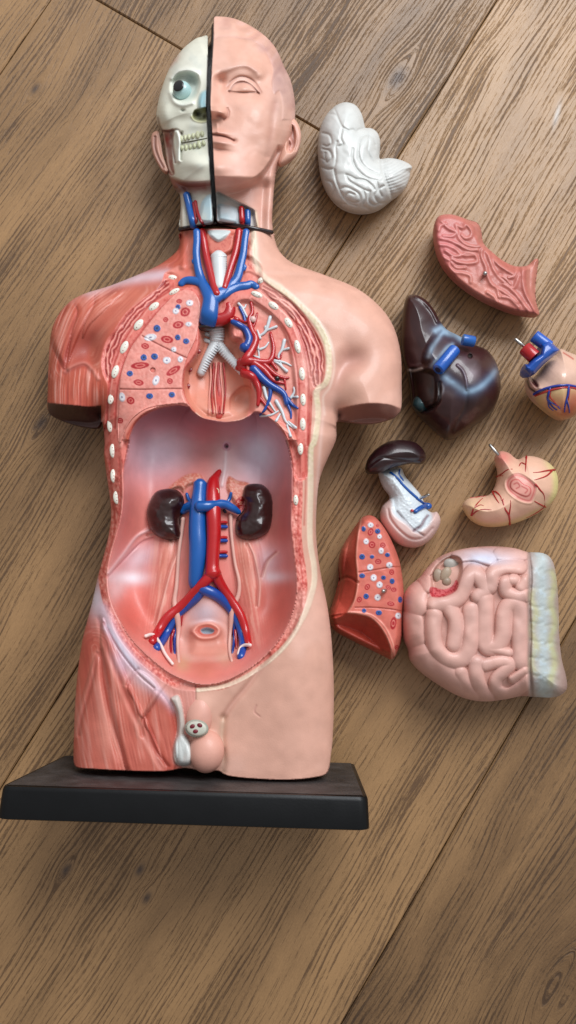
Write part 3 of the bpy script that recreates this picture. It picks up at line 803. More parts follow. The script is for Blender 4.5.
TR.line(KT('135,155 175,240 230,320 290,390 340,440 370,470'),6.0,'#d9c0cb',k=.85,dz=1.5)
TR.line(KT('150,215 200,290 240,345'),3.4,'#dfd8e6',k=.8)
TR.line(KT('140,200 190,290 250,365 300,410'),1.2,'#a04b4e',dz=-1.5,k=.5)
TR.paint(left*TR.g(*KT('270,385')[0],16,9,35),'#e0cbd2',.7); TR.paint(left*TR.g(*KT('200,330')[0],8,14,-30),'#ddd2e2',.6)
TR.paint(left*TR.g(*KT('150,560')[0],10,26,-10),'#dfa08f',.6)
# pubic region stays pinkish pale on the left too
pb=left*ss(-2,4,TR.sd(KT('300,370 360,400 436,400 436,640 420,660 360,650 370,560 385,500 350,450'),20))
TR.paint(pb,'#d9a196',.75)
TR.line(KT('434,400 434,450 433,500'),.7,'#a87d72',dz=-.8,k=.8)
# right groin fold, thigh
TR.line(KG('370,15 320,90 270,150 240,195'),3.0,'#c99a90',dz=-2.5,k=.3)
TR.line(KG('240,195 236,260 242,320 238,350'),3.6,'#b5b59c',dz=-2.5,k=.3)
TR.line(KG('234,290 230,350'),3.2,'#9d7268',dz=-2.5,k=.3)
TR.line(KG('335,160 330,178 345,192'),.8,'#c48f86',dz=-.5,k=.5)
m=TR.g(*KG('420,180')[0],22,50,0); TR.Z+=3*m
# pubic mound & scrotum relief
m=TR.g(*KG('170,170')[0],22,20); TR.Z+=4*m
s_=TR.sd(KG('160,240 215,235 238,270 236,320 222,348 190,352 150,345 125,335 130,280'),25)
TR.Z+=4*ss(-3,13,s_)+8*TR.g(*KG('190,295')[0],13,17)+3*TR.g(*KG('175,180')[0],12,14); TR.paint(ss(-3,6,s_),'#dcae9f',.9)
n=fbm(U*.12,V_*.12,131,2); TR.Z+=ss(0,6,s_)*(n-.5)*1.2
s_=TR.sd(KG('88,140 110,130 122,160 130,215 128,240 140,260 152,300 146,330 118,335 98,320 96,280 106,240 106,200 98,165'),20)
TR.Z+=5*dome(np.clip(s_/6,0,1)); TR.paint(ss(-.5,.8,s_),'#cfc3bb')
TR.line(KG('88,140 104,170 112,210 108,245 96,280 98,320 112,338'),.9,'#b87b72',k=.6)
s_=TR.sd(KG('106,255 118,244 134,248 146,275 148,310 138,330 116,330 104,310 100,280'),12); TR.Z+=5*dome(np.clip(s_/6,0,1)); TR.paint(ss(-.5,.8,s_),'#d9dbd8')
TR.line(KG('155,255 152,300 156,340'),.8,'#c4917f',dz=-1,k=.5)
# scattered fine unevenness of the cast
TR.Z+=(fbm(U*.05,V_*.05,141,2)-.5)*1.2*ss(0,8,TR.d)
TR.paint(ss(.45,.7,fbm(U*.03,V_*.03,143,3))*(1-left)*(1-cm),'#e3bcae',.3)
TR.paint((TR.d<1.0)*1.0*ss(760,770,V_)*TR.ins,'#8c5f56',.6)
neckcut=((V_<233)&(TR.ins)); TR.fix()
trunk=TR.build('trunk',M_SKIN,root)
mb=MB(); (u,v),=KG('192,292'); blob(mb,TORSO,u,v,TR.sample(u,v)-8,16.5,19.5,13.5,4,'#dba898',nu=40,nv=24); mb.build('scrotum',M_SKIN,trunk)
mb=MB(); (u,v),=KG('172,190'); blob(mb,TORSO,u,v,TR.sample(u,v)-6,13,20,9,4,'#daa899',nu=36,nv=22); mb.build('penis_base',M_SKIN,trunk)

# ribs: cut ends in the wall
def ribset(pts,lab):
    for (u,v,a_,ru,rv) in pts:
        mb=MB(); z=TR.sample(u,v)
        blob(mb,TORSO,u,v,z-.2,ru,rv,2.0,a_,'#e6e2d6',nu=18,nv=10,noise=.03)
        for k in range(3):
            t=(k-1)*.42*max(ru,rv); aa=math.radians(a_) if ru>rv else math.radians(a_+90)
            blob(mb,TORSO,u+t*math.cos(aa)+(.4 if k==1 else -.2),v+t*math.sin(aa),z+1.4,.7,.6,.45,0,'#b98a86',nu=8,nv=5)
        mb.build('rib',M_BONE,trunk)
ribset([(KB('382,167')[0]+(10,5.2,3.4)),(KB('387,207')[0]+(-32,6.4,3.0)),(KB('328,250')[0]+(-42,6.6,3.8)),(KB('284,302')[0]+(-55,7.0,4.0)),(KB('243,367')[0]+(-68,7.6,3.8)),(KB('217,437')[0]+(-75,7.2,3.6)),(KB('205,513')[0]+(-80,6.8,3.3)),(KB('203,590')[0]+(88,8.0,3.6)),(*KD('55,122')[0],85,7.6,3.4),(*KD('56,182')[0],85,7.2,3.0),(*KD('64,234')[0],82,7.0,3.6)],0)
ribset([(KC('148,175')[0]+(-30,4.2,3.6)),(KC('135,215')[0]+(25,6.6,3.2)),(KC('183,247')[0]+(38,6.4,3.6)),(KC('226,296')[0]+(58,6.4,3.6)),(KC('252,365')[0]+(78,7.6,3.2)),(KC('265,443')[0]+(84,7.2,3.2)),(KC('268,517')[0]+(88,6.8,3.0)),(KC('267,588')[0]+(88,6.8,3.2)),(*KD('505,116')[0],88,6.8,3.0),(*KD('494,240')[0],88,5.4,2.6)],0)
# ------------------------------------------------------------------ right lung cut surface (viewer's left)
LS=Relief(TORSO,KB('402,204 425,200 446,208 460,232 463,262 457,305 448,345 428,388 415,430 411,478 420,515 430,538 400,534 360,533 305,545 268,572 248,602 234,640 226,636 224,590 226,530 232,445 258,372 295,320 335,268 378,222'),86.5,5.5,2.2,step=.7,hb=5,wb=4,base='#e29a8e')
U2,V2=LS.U,LS.V
LS.Z=TR.sample(U2,V2)+1.3*dome(LS.e/1.6); LS.zs=84; n=fbm(U2*.5,V2*.5,8,3); LS.paint(ss(.5,.75,n),'#e9a89d',.5); LS.paint(ss(.45,.25,n),'#cf7a70',.4)
LS.line(KB('294,334 340,358 380,378 424,398'),.55,'#a04a42',dz=-1,k=.9,sm=3); LS.line(KB('226,487 300,488 360,486 412,486'),.55,'#a04a42',dz=-1,k=.9)
spots=dict(r=[(401,234,8,6,0),(418,265,12,14,60),(362,287,7,7,0),(398,302,10,15,80),(366,344,17,10,10),(303,363,11,8,10),(288,419,25,9,-5),(384,434,22,9,-32),(284,468,14,8,10),(374,464,8,8,0),(261,520,10,11,-60),(231,578,8,8,0)],
 b=[(398,250,7,7,0),(337,312,10,10,0),(397,338,8,8,0),(421,349,9,8,0),(330,393,10,9,0),(299,396,9,9,0),(259,442,9,8,0),(316,507,10,8,0),(380,503,9,8,0)],
 w=[(431,239,9,8,0),(391,262,8,8,0),(428,300,8,6,0),(318,338,16,9,-10),(385,373,7,7,0),(365,404,10,9,0),(404,401,7,8,0),(334,462,8,13,20),(236,510,8,12,-10)])
def dospots(R_,sp,k,sc):
    for key,lst in sp.items():
        for (x,y,a_,b_,an) in lst:
            (u,v),=k('%f,%f'%(x,y)); a1=a_/sc; b1=b_/sc
            if key=='r': R_.spot(u,v,a1*1.05,b1*1.05,'#e08d80',an,ring='#b3202a',rw=.22); R_.spot(u,v,a1*.45,b1*.35,'#b3202a',an)
            if key=='b': R_.spot(u,v,a1*1.0,b1*1.0,'#3a6cae',an,dz=.4,ring='#1f4f98',rw=.2); R_.spot(u,v,a1*.4,b1*.4,'#16305f',an)
            if key=='w': R_.spot(u,v,a1*1.1,b1*1.1,'#e7e4e6',an,dz=.4,ring='#cfcad2',rw=.15); R_.spot(u,v,a1*.28,b1*.28,'#8c86a0',an)
dospots(LS,spots,KB,2.88)
(u_,v_),=KB('325,432'); LS.spot(u_,v_,2.4,2.1,'#1a0d0c',dz=-2.5)
LS.line(KB('460,232 463,262 457,305 448,345 428,388 415,430 411,478 420,515'),.8,'#eab4aa',k=.6)
LS.build('lung_section',M_FLESH,root)
mb=MB()
for p in ('457,378','432,431','426,478'):
    (u,v),=KB(p); blob(mb,TORSO,u,v,TR.sample(u,v)+.3,2.6,2.8,1.0,0,'#8f2226')
mb.build('vessel_stub',M_GLOSS,root,'dark red round stubs beside the windpipe')

# ------------------------------------------------------------------ left lung (viewer's right) with its branching tree
tubes('oesophagus',[T(KH('150,330 158,400 155,460 158,520'),6.3,5.2)],TR,M_FLESH,root,'#c4584f',lift=-.45,flat=.7)
mb=MB()
for k,(dx) in enumerate((-32,-20,-8,4,16,28)):
    tubes('',[T([(180+(155+dx+4*math.sin(t*.7+k))/4.114,290+(300+t*26)/4.114) for t in range(9)],.95,.8)],TR,None,None,'#b03a38' if k%2 else '#dc9a8c',mb=mb,lift=2.2)
mb.build('oesophagus_fibre',M_FLESH,root,'striped red muscle fibres of the gullet')
# trachea
def rings(mb,path,step,r,colr,R,lift=.4,ztop=None):
    Q=cr(path,10); L_=np.r_[0,np.cumsum(np.linalg.norm(np.diff(Q,axis=0),axis=1))]; n=int(L_[-1]/step)
    for i in range(n+1):
        s0=i*step; u=np.interp(s0,L_,Q[:,0]); v=np.interp(s0,L_,Q[:,1]); u1=np.interp(s0+.5,L_,Q[:,0]); v1=np.interp(s0+.5,L_,Q[:,1])
        if i==n: continue
        dx,dy=u1-u,v1-v; l=math.hypot(dx,dy) or 1; nx,ny=-dy/l,dx/l
        rr=r[0]+(r[1]-r[0])*i/max(1,n)
        pts=[(u+nx*rr*t,v+ny*rr*t,.75) for t in (-.98,-.75,-.4,0,.4,.75,.98)]
        z=R.sample(u,v) if ztop is None else ztop
        Zs=[z+lift*rr+rr*.85*math.sqrt(max(0,1-t*t)) for t in (-.98,-.75,-.4,0,.4,.75,.98)]
        P=TORSO.world(TORSO.at([q[0] for q in pts],[q[1] for q in pts],Zs)); tube_geo(mb,P,.5,C(colr),6)
tr1=KN('258,415 260,470 262,520 262,575'); 
mb=MB()
tubes('',[T(tr1,8.4,6.2)],TR,None,None,'#d3d6d6',mb=mb,lift=.12); rings(mb,tr1,2.3,(8.3,6.1),'#e3e6e6',TR,.1)
mb.build('windpipe',M_BONE,root,'ringed white windpipe at the front of the neck')
mb=MB(); br1=KH('150,160 152,190 150,215'); brl=KH('150,215 128,255 105,300 85,345'); brr=KH('150,215 180,252 215,292 262,345')
for p_,r0,r1 in ((br1,8,7),(brl,6,4.0),(brr,5.6,3.6)):
    tubes('',[T(p_,r0,r1)],TR,None,None,'#cfd3d5',mb=mb,lift=.6); rings(mb,p_,2.6,(r0,r1),'#dfe3e6',TR,.6)
tubes('',[T(KH('105,180 125,185 140,195'),2.2,2.6),T(KH('100,205 118,212 135,222'),2.0,2.2)],TR,None,None,'#d5d9da',mb=mb)
mb.build('bronchi',M_BONE,root,'forked white bronchi below the blue vein')
Wt=['255,70 270,100 282,120','240,55 262,75 272,60','372,110 352,170 322,200 326,280','398,150 360,165 345,172','352,150 352,175','430,205 420,245 405,275 425,325','448,240 420,248','385,290 430,298 458,312','440,335 425,322 400,300 365,288','330,200 318,165','326,245 350,235 365,215','326,280 300,270','395,455 420,500 435,540 470,570','330,518 372,515 405,498','455,602 440,555','395,540 412,510','478,568 445,540','345,400 355,440 372,470 392,500','455,445 470,420 468,400','484,440 465,440']
tubes('airway_branch',[T(KH(t),1.9 if len(t)>30 else 1.5,.8) for t in Wt],TR,M_BONE,root,WHITEB,lift=.5,n=8)
Bt=[('215,130 245,145 270,165 285,200 275,230 258,240',2.6,4.6),('275,235 262,238',5,5),('245,70 262,105 268,130',1.4,1.6),('300,322 335,360 370,390 425,425 440,470',4.6,2.4),('425,425 460,470 485,487',2.4,1.0),('372,395 370,440 350,490 328,515',2.2,.9),('435,455 455,500 457,528',1.8,.8)]
tubes('lung_vein',[T(KH(t),a_,b_) for t,a_,b_ in Bt],TR,M_GLOSS,root,'#14509f',lift=.7)
Rt=[('292,50 298,90 285,120 295,165 312,200 300,240 275,280 250,318',1.4,5.0),('225,110 255,128 285,132',1.0,1.6),('318,95 310,130 298,155',1.0,1.6),('250,300 290,292 335,298 372,290 385,240 372,175',5.0,1.4),('335,298 365,325 395,350 430,362 448,360',3.2,1.0),('300,300 345,330 385,372 430,385',4.4,1.2),('262,340 300,360 322,400 325,440 320,475',4.6,1.6),('325,440 350,470 380,505',2.0,.8),('430,365 436,410',1.3,.7),('385,270 410,285 420,250',1.4,.8),('240,322 265,318',4,5),('372,290 400,330',2.2,1.2)]
tubes('lung_artery',[T(KH(t),a_,b_) for t,a_,b_ in Rt],TR,M_GLOSS,root,'#b51920',lift=.7)
mb=MB(); (u,v),=KH('400,364'); blob(mb,TORSO,u,v,TR.sample(u,v)+3.2,2.6,2.6,2.2,0,'#150a0a'); mb.build('peg_hole',M_GLOSS,root,'small black peg hole in the opened lung')
(u,v),=KH('300,120'); mb=MB(); blob(mb,TORSO,u,v,TR.sample(u,v)+3,3.2,3.6,2,0,'#dcb9b2'); mb.build('airway_end',M_BONE,root)

# ------------------------------------------------------------------ great vessels
AO=[('225,70 215,115 195,140 160,140',9.5,8.5)]
tubes('aortic_arch',[T(KH('200,60 203,84 192,108 168,120 145,122'),6.2,7.0)],TR,M_GLOSS,root,'#b51920',zabs=87,lift=.3,flat=.8)
tubes('carotid_artery',[T(KN('178,292 186,340 196,400 212,470 235,560 250,600'),3.8,3.8)],TR,M_GLOSS,root,'#b51920',lift=1.1)
tubes('carotid_artery',[T(KN('355,292 350,340 338,400 318,460 300,520 284,572'),3.8,3.4)],TR,M_GLOSS,root,'#b51920',lift=1.1)
mb=MB()
for a_,x,y in ((0,232,160),):
    pass
SV=[('152,292 152,340 150,400 160,480 180,540 205,590 220,640 215,700',4.4,7.0)]
tubes('',[[(u,v,r) for (u,v),r in zip(KN('152,292 153,340 150,400 158,470 176,535 202,585 218,625 212,690 203,735'),(3.6,3.6,3.7,4.0,4.8,6.0,7.6,8.6,8.6))],
          [(u,v,r) for (u,v),r in zip(KN('390,292 383,340 376,400 362,460 345,520 310,560 268,592 232,622'),(3.4,3.4,3.6,4.0,4.6,5.2,5.8,6.4))],
          [(u,v,r) for (u,v),r in zip(KN('74,550 95,532 125,530 165,540 190,562'),(3.2,3.6,4.2,4.4,4.6))],
          [(u,v,r) for (u,v),r in zip(KN('442,564 415,548 390,556 350,562 310,578 268,602'),(3.2,3.8,4.4,4.6,4.8,5.4))],
          [(u,v,r) for (u,v),r in zip(KN('142,448 138,436 147,430'),(2,2.2,2))],[(u,v,r) for (u,v),r in zip(KN('376,480 382,465 372,455'),(2,2.2,2))]],TR,None,None,BLUE,mb=mb,lift=.35,n=18,flat=.62,zmin=88)
mb.build('great_vein',M_GLOSS,root,'glossy blue great vein with neck and collarbone branches')
mb=MB(); (u,v),=KH('118,148'); blob(mb,TORSO,u-3,v+2,90,8.6,2.6,5,0,'#2a1418'); mb.build('vein_end',M_GLOSS,root,'dark cut end of the great vein')
mb=MB(); (u,v),=KB('566,288'); blob(mb,TORSO,u,v,TR.sample(u,v)+3,4,3,3,0,'#b51920'); mb.build('artery_bud',M_GLOSS,root)

# ------------------------------------------------------------------ belly: vessels, kidneys, ureters
mb=MB()
tubes('',[[(u,v,r) for (u,v),r in zip(KV('248,95 246,130 240,190 236,270 238,350 234,430 225,500 222,525'),(6.9,7.2,8.2,8.6,8.8,8.0,6.4,4.2))],
  [(u,v,r) for (u,v),r in zip(KV('172,212 195,195 225,188 250,190'),(3.6,4.8,6.2,7))],
  [(u,v,r) for (u,v),r in zip(KV('192,138 200,160 212,175'),(1.5,1.8,2.0))],[(u,v,r) for (u,v),r in zip(KV('375,135 368,160 358,175'),(1.5,1.8,2.0))]],TR,None,None,BLUE,mb=mb,lift=.75,n=16)
tubes('',[[(u,v,r) for (u,v),r in zip(KV('265,520 235,565 195,600 150,640 115,700 92,745 65,778'),(4.6,4.4,4.2,4.2,4.0,4.0,3.8))],
  [(u,v,r) for (u,v),r in zip(KV('255,530 300,548 345,580 375,615 400,660 418,710 425,760 415,815'),(5.6,5.6,5.2,4.6,4.2,4.2,4.2,3.8))]],TR,None,None,'#1252a4',mb=mb,lift=.3,n=14)
tubes('',[[(u,v,r) for (u,v),r in zip(KV('240,192 275,190 305,184 345,182 380,198 408,216'),(6.0,5.4,4.8,4.6,4.0,2.6))]],TR,None,None,BLUE,mb=mb,lift=2.3,n=16)
mb.build('vena_cava',M_GLOSS,root,'thick blue vena cava forking low in the belly')
mb=MB()
tubes('',[[(u,v,r) for (u,v),r in zip(KV('328,45 312,70 302,95 300,140 302,220 304,300 300,380 298,440 302,470'),(2.4,4.2,6.2,7.2,7.4,7.0,6.6,6.8,8.0))],
  [(u,v,r) for (u,v),r in zip(KV('300,460 275,492 235,530 190,580 150,615 110,650 75,705 48,752'),(6.0,5.2,4.6,4.4,4.4,4.6,4.4,3.8))],
  [(u,v,r) for (u,v),r in zip(KV('305,460 325,500 350,540 385,590 415,640 435,700 448,765'),(6.0,5.2,4.6,4.4,4.2,3.8,3.2))]],TR,None,None,RED,mb=mb,lift=.95,n=16)
for y in (258,320,380): tubes('',[T(KV('318,%d 345,%d 357,%d'%(y,y-2,y-1)),1.6,1.5)],TR,None,None,RED,mb=mb,lift=1.6,n=8)
mb.build('aorta',M_GLOSS,root,'red abdominal aorta forking into two branches')
mb=MB()
for y in (275,332,395): tubes('',[T(KV('325,%d 345,%d 357,%d'%(y,y,y)),2.0,1.9)],TR,None,None,'#1252a4',mb=mb,lift=1.2,n=8)
tubes('',[T(KV('345,205 352,215'),1.6)],TR,None,None,'#1c1f45',mb=mb,lift=1)
mb.build('lumbar_vessel',M_GLOSS,root,'short blue vessel stubs beside the aorta')
for (x,y,r) in ((310,130,3.4),(299,442,2.5)):
    (u,v),=KV('%d,%d'%(x,y)); z=TR.sample(u,v)+.95*6+6.0
    mb=MB(); 
    P=[TORSO.world(TORSO.at(u+r*math.cos(t*math.pi/8),v+r*math.sin(t*math.pi/8),z-.6)) for t in range(17)]
    tube_geo(mb,P,.7,C('#d9b59a'),6); blob(mb,TORSO,u,v,z-1.2,r*.85,r*.85,1.2,0,'#120808'); mb.build('artery_opening',M_GLOSS,root)
def kidney(pts,hil,flip):
    k=Relief(TORSO,KV(pts),50,15,20,step=.8,hb=8,base='#361715')
    k.Z-=5*k.g(*KV(hil)[0],7,8); n=fbm(k.U*.08,k.V*.08,33,3); k.Z+=(n-.5)*5*ss(0,6,k.d); k.paint(ss(.45,.75,n),'#3d1c1e',.6)
    k.Z+=0; z0=TR.sample(*KV(hil)[0]); k.zs=z0+3; k.Z+=z0+3-50
    k.build('kidney',M_GLOSS,root)
kidney('105,118 60,135 32,190 30,240 50,295 95,325 150,328 168,310 165,260 172,225 182,195 178,150 150,122','172,225',1)
kidney('430,110 455,98 500,100 530,125 546,170 545,240 530,290 490,320 440,330 400,315 392,280 398,240 425,205 432,175 422,150','412,215',-1)
UR=[('178,240 172,290 160,380 155,450 150,520 142,580 150,630 158,690 155,760 160,835',(2.6,2.4,2.2,2.2,2.4,2.8,4.0,2.8,2.0,1.8)),('372,225 375,290 382,360 392,430 408,500 405,555 385,600 378,640 372,700 368,780 378,830',(2.6,2.2,2.0,2.0,2.2,2.6,3.4,3.4,2.0,1.8,1.6))]
for t,r in UR: tubes('ureter',[[(u,v,q*.85) for (u,v),q in zip(KV(t),r)]],TR,M_SKIN,root,'#dcb0a4',lift=1.2,n=10)
for t in ('22,725 45,718 62,725 85,760 105,800 135,840','455,762 430,762 412,775 404,800'):
    tubes('sperm_duct',[T(KV(t),1.7,1.4)],TR,M_SKIN,root,'#ead9d3',lift=5.0,n=8)
for t,c_ in (('140,700 128,740 128,800','#a81f2a'),('150,690 142,740 142,800','#1c3f8c'),('170,640 168,680','#a81f2a'),('385,650 388,720 380,800','#1c3f8c'),('392,700 398,780','#a81f2a'),('378,670 376,720','#7b2440')):
    tubes('pelvic_vessel',[T(KV(t),1.8,1.2)],TR,M_GLOSS,root,c_,lift=.8,n=8)
# lip of the pubic edge, cut organ below it
mb=MB(); (u,v),=KG('163,226'); z=TR.sample(u,v)+3.5
blob(mb,TORSO,u,v,z+3.5,11.4,8.2,6,8,'#a8aca0',nu=24,nv=14); o_=mb.build('cut_end',M_SKIN,root,'grey oval cut end with three dark red dots')
mb=MB()
blob(mb,TORSO,u,v,z+9.6,9.6,6.6,1.6,8,'#c6c5b8',nu=22,nv=8)
for (x,y,a_) in ((151,220,-20),(172,217,20),(160,234,-10)):
    (uu,vv),=KG('%d,%d'%(x,y)); blob(mb,TORSO,uu,vv,z+10.8,2.6,2.0,1.0,a_,'#7d1f30')
mb.build('cut_face',M_SKIN,o_)
# ------------------------------------------------------------------ head: half skull, half face
core=Relief(TORSO,KA('226,135 236,70 262,75 330,130 370,200 380,300 360,400 350,470 370,560 380,640 330,645 240,640 180,645 160,600 150,540 130,440 110,330 120,250 160,170'),60,6,20,step=1.5,hb=26,base='#1a0c0d')
core.build('head_core',M_GLOSS,root,'dark inner core showing in the gap between the head halves')
seamx=lambda v: np.interp(v*2.88,[50,100,200,300,400,500,560,600,640],[241,240,234,230,236,241,245,248,250])/2.88+130
FO=KA('241,58 243,50 252,47 300,53 350,76 392,106 422,142 444,192 463,232 474,285 476,330 470,380 452,430 430,470 420,500 415,540 412,580 409,630 409,668 380,662 330,652 285,645 251,640 248,600 245,560 241,500 236,400 232,340 230,300 231,250 234,200 238,140 240,100')
FE=KA('225,40 252,45 300,53 350,76 392,106 422,142 444,192 463,232 474,285 476,330 470,380 452,430 430,470 420,500 415,540 412,580 409,630 409,700')
FH=Relief(TORSO,FO,66,52,58,step=.7,smooth=3,hb=30,wb=40,edge=FE,base=SKIN)
U,V_=FH.U,FH.V; X=(U-130)*2.88; Y=V_*2.88
FH.Z=66+ (50-16*ss(505,545,Y-.10*(X-240)*-1*0))*dome(FH.e/(58))
FH.Z=66+(FH.Z-66)*(1-.28*ss(170,40,Y))
# under the chin the neck steps back
jaw=cr(KA('235,545 290,540 340,524 380,495 405,460 425,420'),6)
jv=np.interp(U,jaw[:,0],jaw[:,1]); below=V_-jv
FH.Z-=13*ss(-2,7,below)*ss(0,12,FH.e)
def bump(x,y,sx,sy,h,ang=0,c=None,k=1): 
    m=FH.g(130+x/2.88,y/2.88,sx/2.88,sy/2.88,ang); FH.Z+=h*m
    if c: FH.paint(m,c,k)
    return m
# brow, socket, eye
FH.line(KA('245,212 262,200 290,190 325,183 352,190 375,212'),5.0,dz=3.2)
bump(262,235,16,22,-6); bump(330,247,46,26,-9.0); bump(352,272,30,14,-2)
bump(330,252,27,16,7.5)
lid=KA('286,264 296,248 310,238 328,236 346,243 360,256 372,270')
FH.line(KA('280,250 294,232 318,220 345,226 366,246 378,266'),1.0,'#b07f73',dz=-1.0,k=.55)
FH.line([(x,y+.2) for x,y in lid],.9,'#9c6a60',dz=-1.3,k=.75)
FH.line([(x,y-1.3) for x,y in lid],1.2,'#e8c4b7',dz=.8,k=.3)  # lid highlight painted in as a paler line
FH.line(KA('284,263 305,266 330,267 355,266 372,268'),.9,'#a3705f',dz=-1.4,k=.7)

FH.line(KA('252,214 275,206 305,193 335,190 362,204'),2.2,'#b58576',k=.35,dz=.5)
bump(318,236,22,9,0,c='#b5857a',k=.35)
# nose
wv=np.interp(Y,[180,230,280,315,335,350],[7,8,11,15,17,12]); hv=np.interp(Y,[190,225,270,305,320,334,346],[0,5,11,16,15,7,0])
dx=(X-np.interp(Y,[100,200,300,400],[240,234,230,236])); FH.Z+=1.15*hv*np.exp(-(np.maximum(dx,0)/2.88/(wv*.62))**2)
bump(266,324,11,12,4.5); FH.line(KA('280,312 284,324 280,338 270,345'),1.0,'#b07a6e',dz=-1.4,k=.5)
bump(257,334,11,6,-2.5,c='#8e5a50',k=.85); bump(268,340,7,5,-1.0,c='#9a665c',k=.5)  # nostril shade painted into the skin colour
bump(240,368,8,14,-1.5); FH.line(KA('250,356 251,370 252,380'),1.0,dz=.8)
# mouth
bump(255,381,30,8,3.2,8); bump(258,409,28,10,4.2,8); FH.paint(FH.g(*KA('262,395')[0],14,8,8),'#cf9b8f',.5)
FH.line(KA('237,388 250,388 265,391 280,396 299,405'),.9,'#94594f',dz=-1.8,k=.85)
bump(302,406,6,6,-1.2,c='#b58175',k=.3); bump(258,432,28,6,-2.2,10,c='#bd8b7f',k=.45)
bump(250,480,42,26,5.5); bump(366,325,34,30,2.2); bump(345,420,24,34,-1.0); bump(395,440,18,30,1.2)
bump(392,225,16,30,-2.5)
# hair cap
hl=cr(KA('242,112 270,104 310,108 350,116 378,132 398,160 412,200 408,240 416,270 430,262 440,300 438,345'),5)
hp=np.vstack([hl,np.array(KA('500,345 500,20 225,20 225,112'))]); hs=sdf(U,V_,hp); hm=ss(-1,1.4,hs)
n=vn((X*.55+Y*.8)*.075+1.2*np.sin(X*.03),(Y*.5-X*.8)*.022,5)*.75+fbm(X*.05,Y*.05,6,3)*.25
FH.Z+=hm*(1.0+(n-.5)*5.0*ss(150,120,Y))*(.35+.65*ss(0,10,FH.e)); FH.paint(hm*ss(.5,.8,n),'#e3bcb2',.5); FH.paint(hm*ss(.5,.2,n),'#bd9088',.4)
FH.paint(hm*FH.g(*KA('440,230')[0],14,30,-20),'#9d8183',.6); FH.paint(FH.g(*KA('425,300')[0],9,20),'#a08480',.4); FH.paint(FH.g(*KA('380,140')[0],6,4,30),'#a98a8c',.5)
FH.line([tuple(p) for p in hl[:30:4]],1.4,'#b98f86',dz=-.8,k=.35)
FH.paint(FH.g(*KA('300,500')[0],30,20),'#d9a99c',.4); FH.paint(ss(-3,5,below),'#cf9d8f',.5)
FH.line(KA('418,300 412,340 405,400 398,450'),3.5,dz=-1.4,c='#c8998d',k=.3)
# throat window
win=KA('246,556 275,562 310,580 342,596 358,606 362,630 364,668 300,668 250,645')
s_=FH.sd(win,12); m=ss(-.4,.8,s_); FH.Z-=7*ss(-.5,3,s_); FH.paint(m,'#c4c6c2')
FH.line(KA('252,556 300,572 345,596 362,606'),1.0,'#9c7f70',k=.6,dz=.4)
s_=FH.sd(KA('251,592 275,588 305,598 318,620 308,648 260,640 250,640'),8); FH.Z+=4*ss(-.5,5,s_); FH.paint(ss(-.4,.8,s_),'#b9cdd4')
FH.line(KA('362,612 366,640 367,668'),1.6,'#d8cdae',k=.8)
# dark painted seam and neck edge
FH.paint(ss(1.2,.5,U-seamx(V_))*ss(30,34,V_),'#2a1215',1.0)
nb=cr(KA('250,640 285,645 330,652 380,662 409,668'),4); dn=seg_dist(U,V_,nb,8); FH.paint(ss(2.0,1.0,dn),'#2a1012')
FH.Z+=(fbm(U*.09,V_*.09,19,2)-.5)*.7
FH.paint(ss(.4,.75,fbm(FH.U*.06,FH.V*.06,61,3)),'#e4c1b3',.35)
FH.fix(); face=FH.build('face_half',M_SKIN,root,'smooth pink face half with closed lips and short moulded hair')
tubes('neck_artery',[T(KA('320,598 322,625 323,652'),2.9)],FH,M_GLOSS,face,RED,lift=.9,n=10); tubes('neck_vein',[T(KA('338,608 339,630 339,655'),3.2)],FH,M_GLOSS,face,BLUE,lift=.9,n=10)
# ear
EA=Relief(TORSO,KA('440,352 455,341 474,343 488,365 493,395 487,428 476,450 455,468 432,478 424,462 430,420 436,385'),74,10,9,step=.5,hb=8,base=SKIN)
s_=EA.sd(KA('446,372 462,358 474,366 480,395 474,425 462,440 450,432 452,405'),12); EA.Z-=8*ss(-1,3,s_); EA.paint(ss(0,4,s_),'#a87468',.75)
EA.line(KA('452,362 468,355 480,375 484,405 476,432'),1.2,'#c4938a',dz=-1.5,k=.5); EA.line(KA('462,375 458,395 466,415 460,430'),1.5,'#e2b5aa',dz=3.2,k=.8)
EA.paint(EA.g(*KA('470,412')[0],2.5,4),'#8a544c',.6)
EA.build('ear',M_SKIN,face)
# ---- skull half
SO=KA('223,103 205,106 186,113 150,143 118,187 97,237 82,288 76,330 80,358 92,378 98,420 103,462 112,505 125,537 142,556 146,590 144,620 143,658 180,652 215,648 240,642 238,600 235,540 231,480 227,420 223,340 221,300 223,240 225,180 224,130')
SE=KA('240,100 205,106 186,113 150,143 118,187 97,237 82,288 76,330 80,358 92,378 98,420 103,462 112,505 125,537 142,556 146,590 144,620 143,680')
SK=Relief(TORSO,SO,66,44,52,step=.55,smooth=3,hb=30,wb=40,edge=SE,base='#e0dfd0')
U,V_=SK.U,SK.V; X=(U-130)*2.88; Y=V_*2.88
SK.Z=66+(SK.Z-66)*(1-.25*ss(170,90,Y))
def sb(x,y,sx,sy,h,ang=0,c=None,k=1):
    m=SK.g(130+x/2.88,y/2.88,sx/2.88,sy/2.88,ang); SK.Z+=h*m
    if c: SK.paint(m,c,k)
jaw=cr(KA('110,500 150,520 190,524 240,520'),5); jv=np.interp(U,jaw[:,0],jaw[:,1]); b_=V_-jv
SK.Z-=11*ss(-1,6,b_)*ss(0,10,SK.e)
SK.paint(SK.g(*KA('190,190')[0],22,20),'#e6e6dc',.6)
SK.paint(SK.g(*KA('122,178')[0],3.5,10,40),'#c08672',.65)
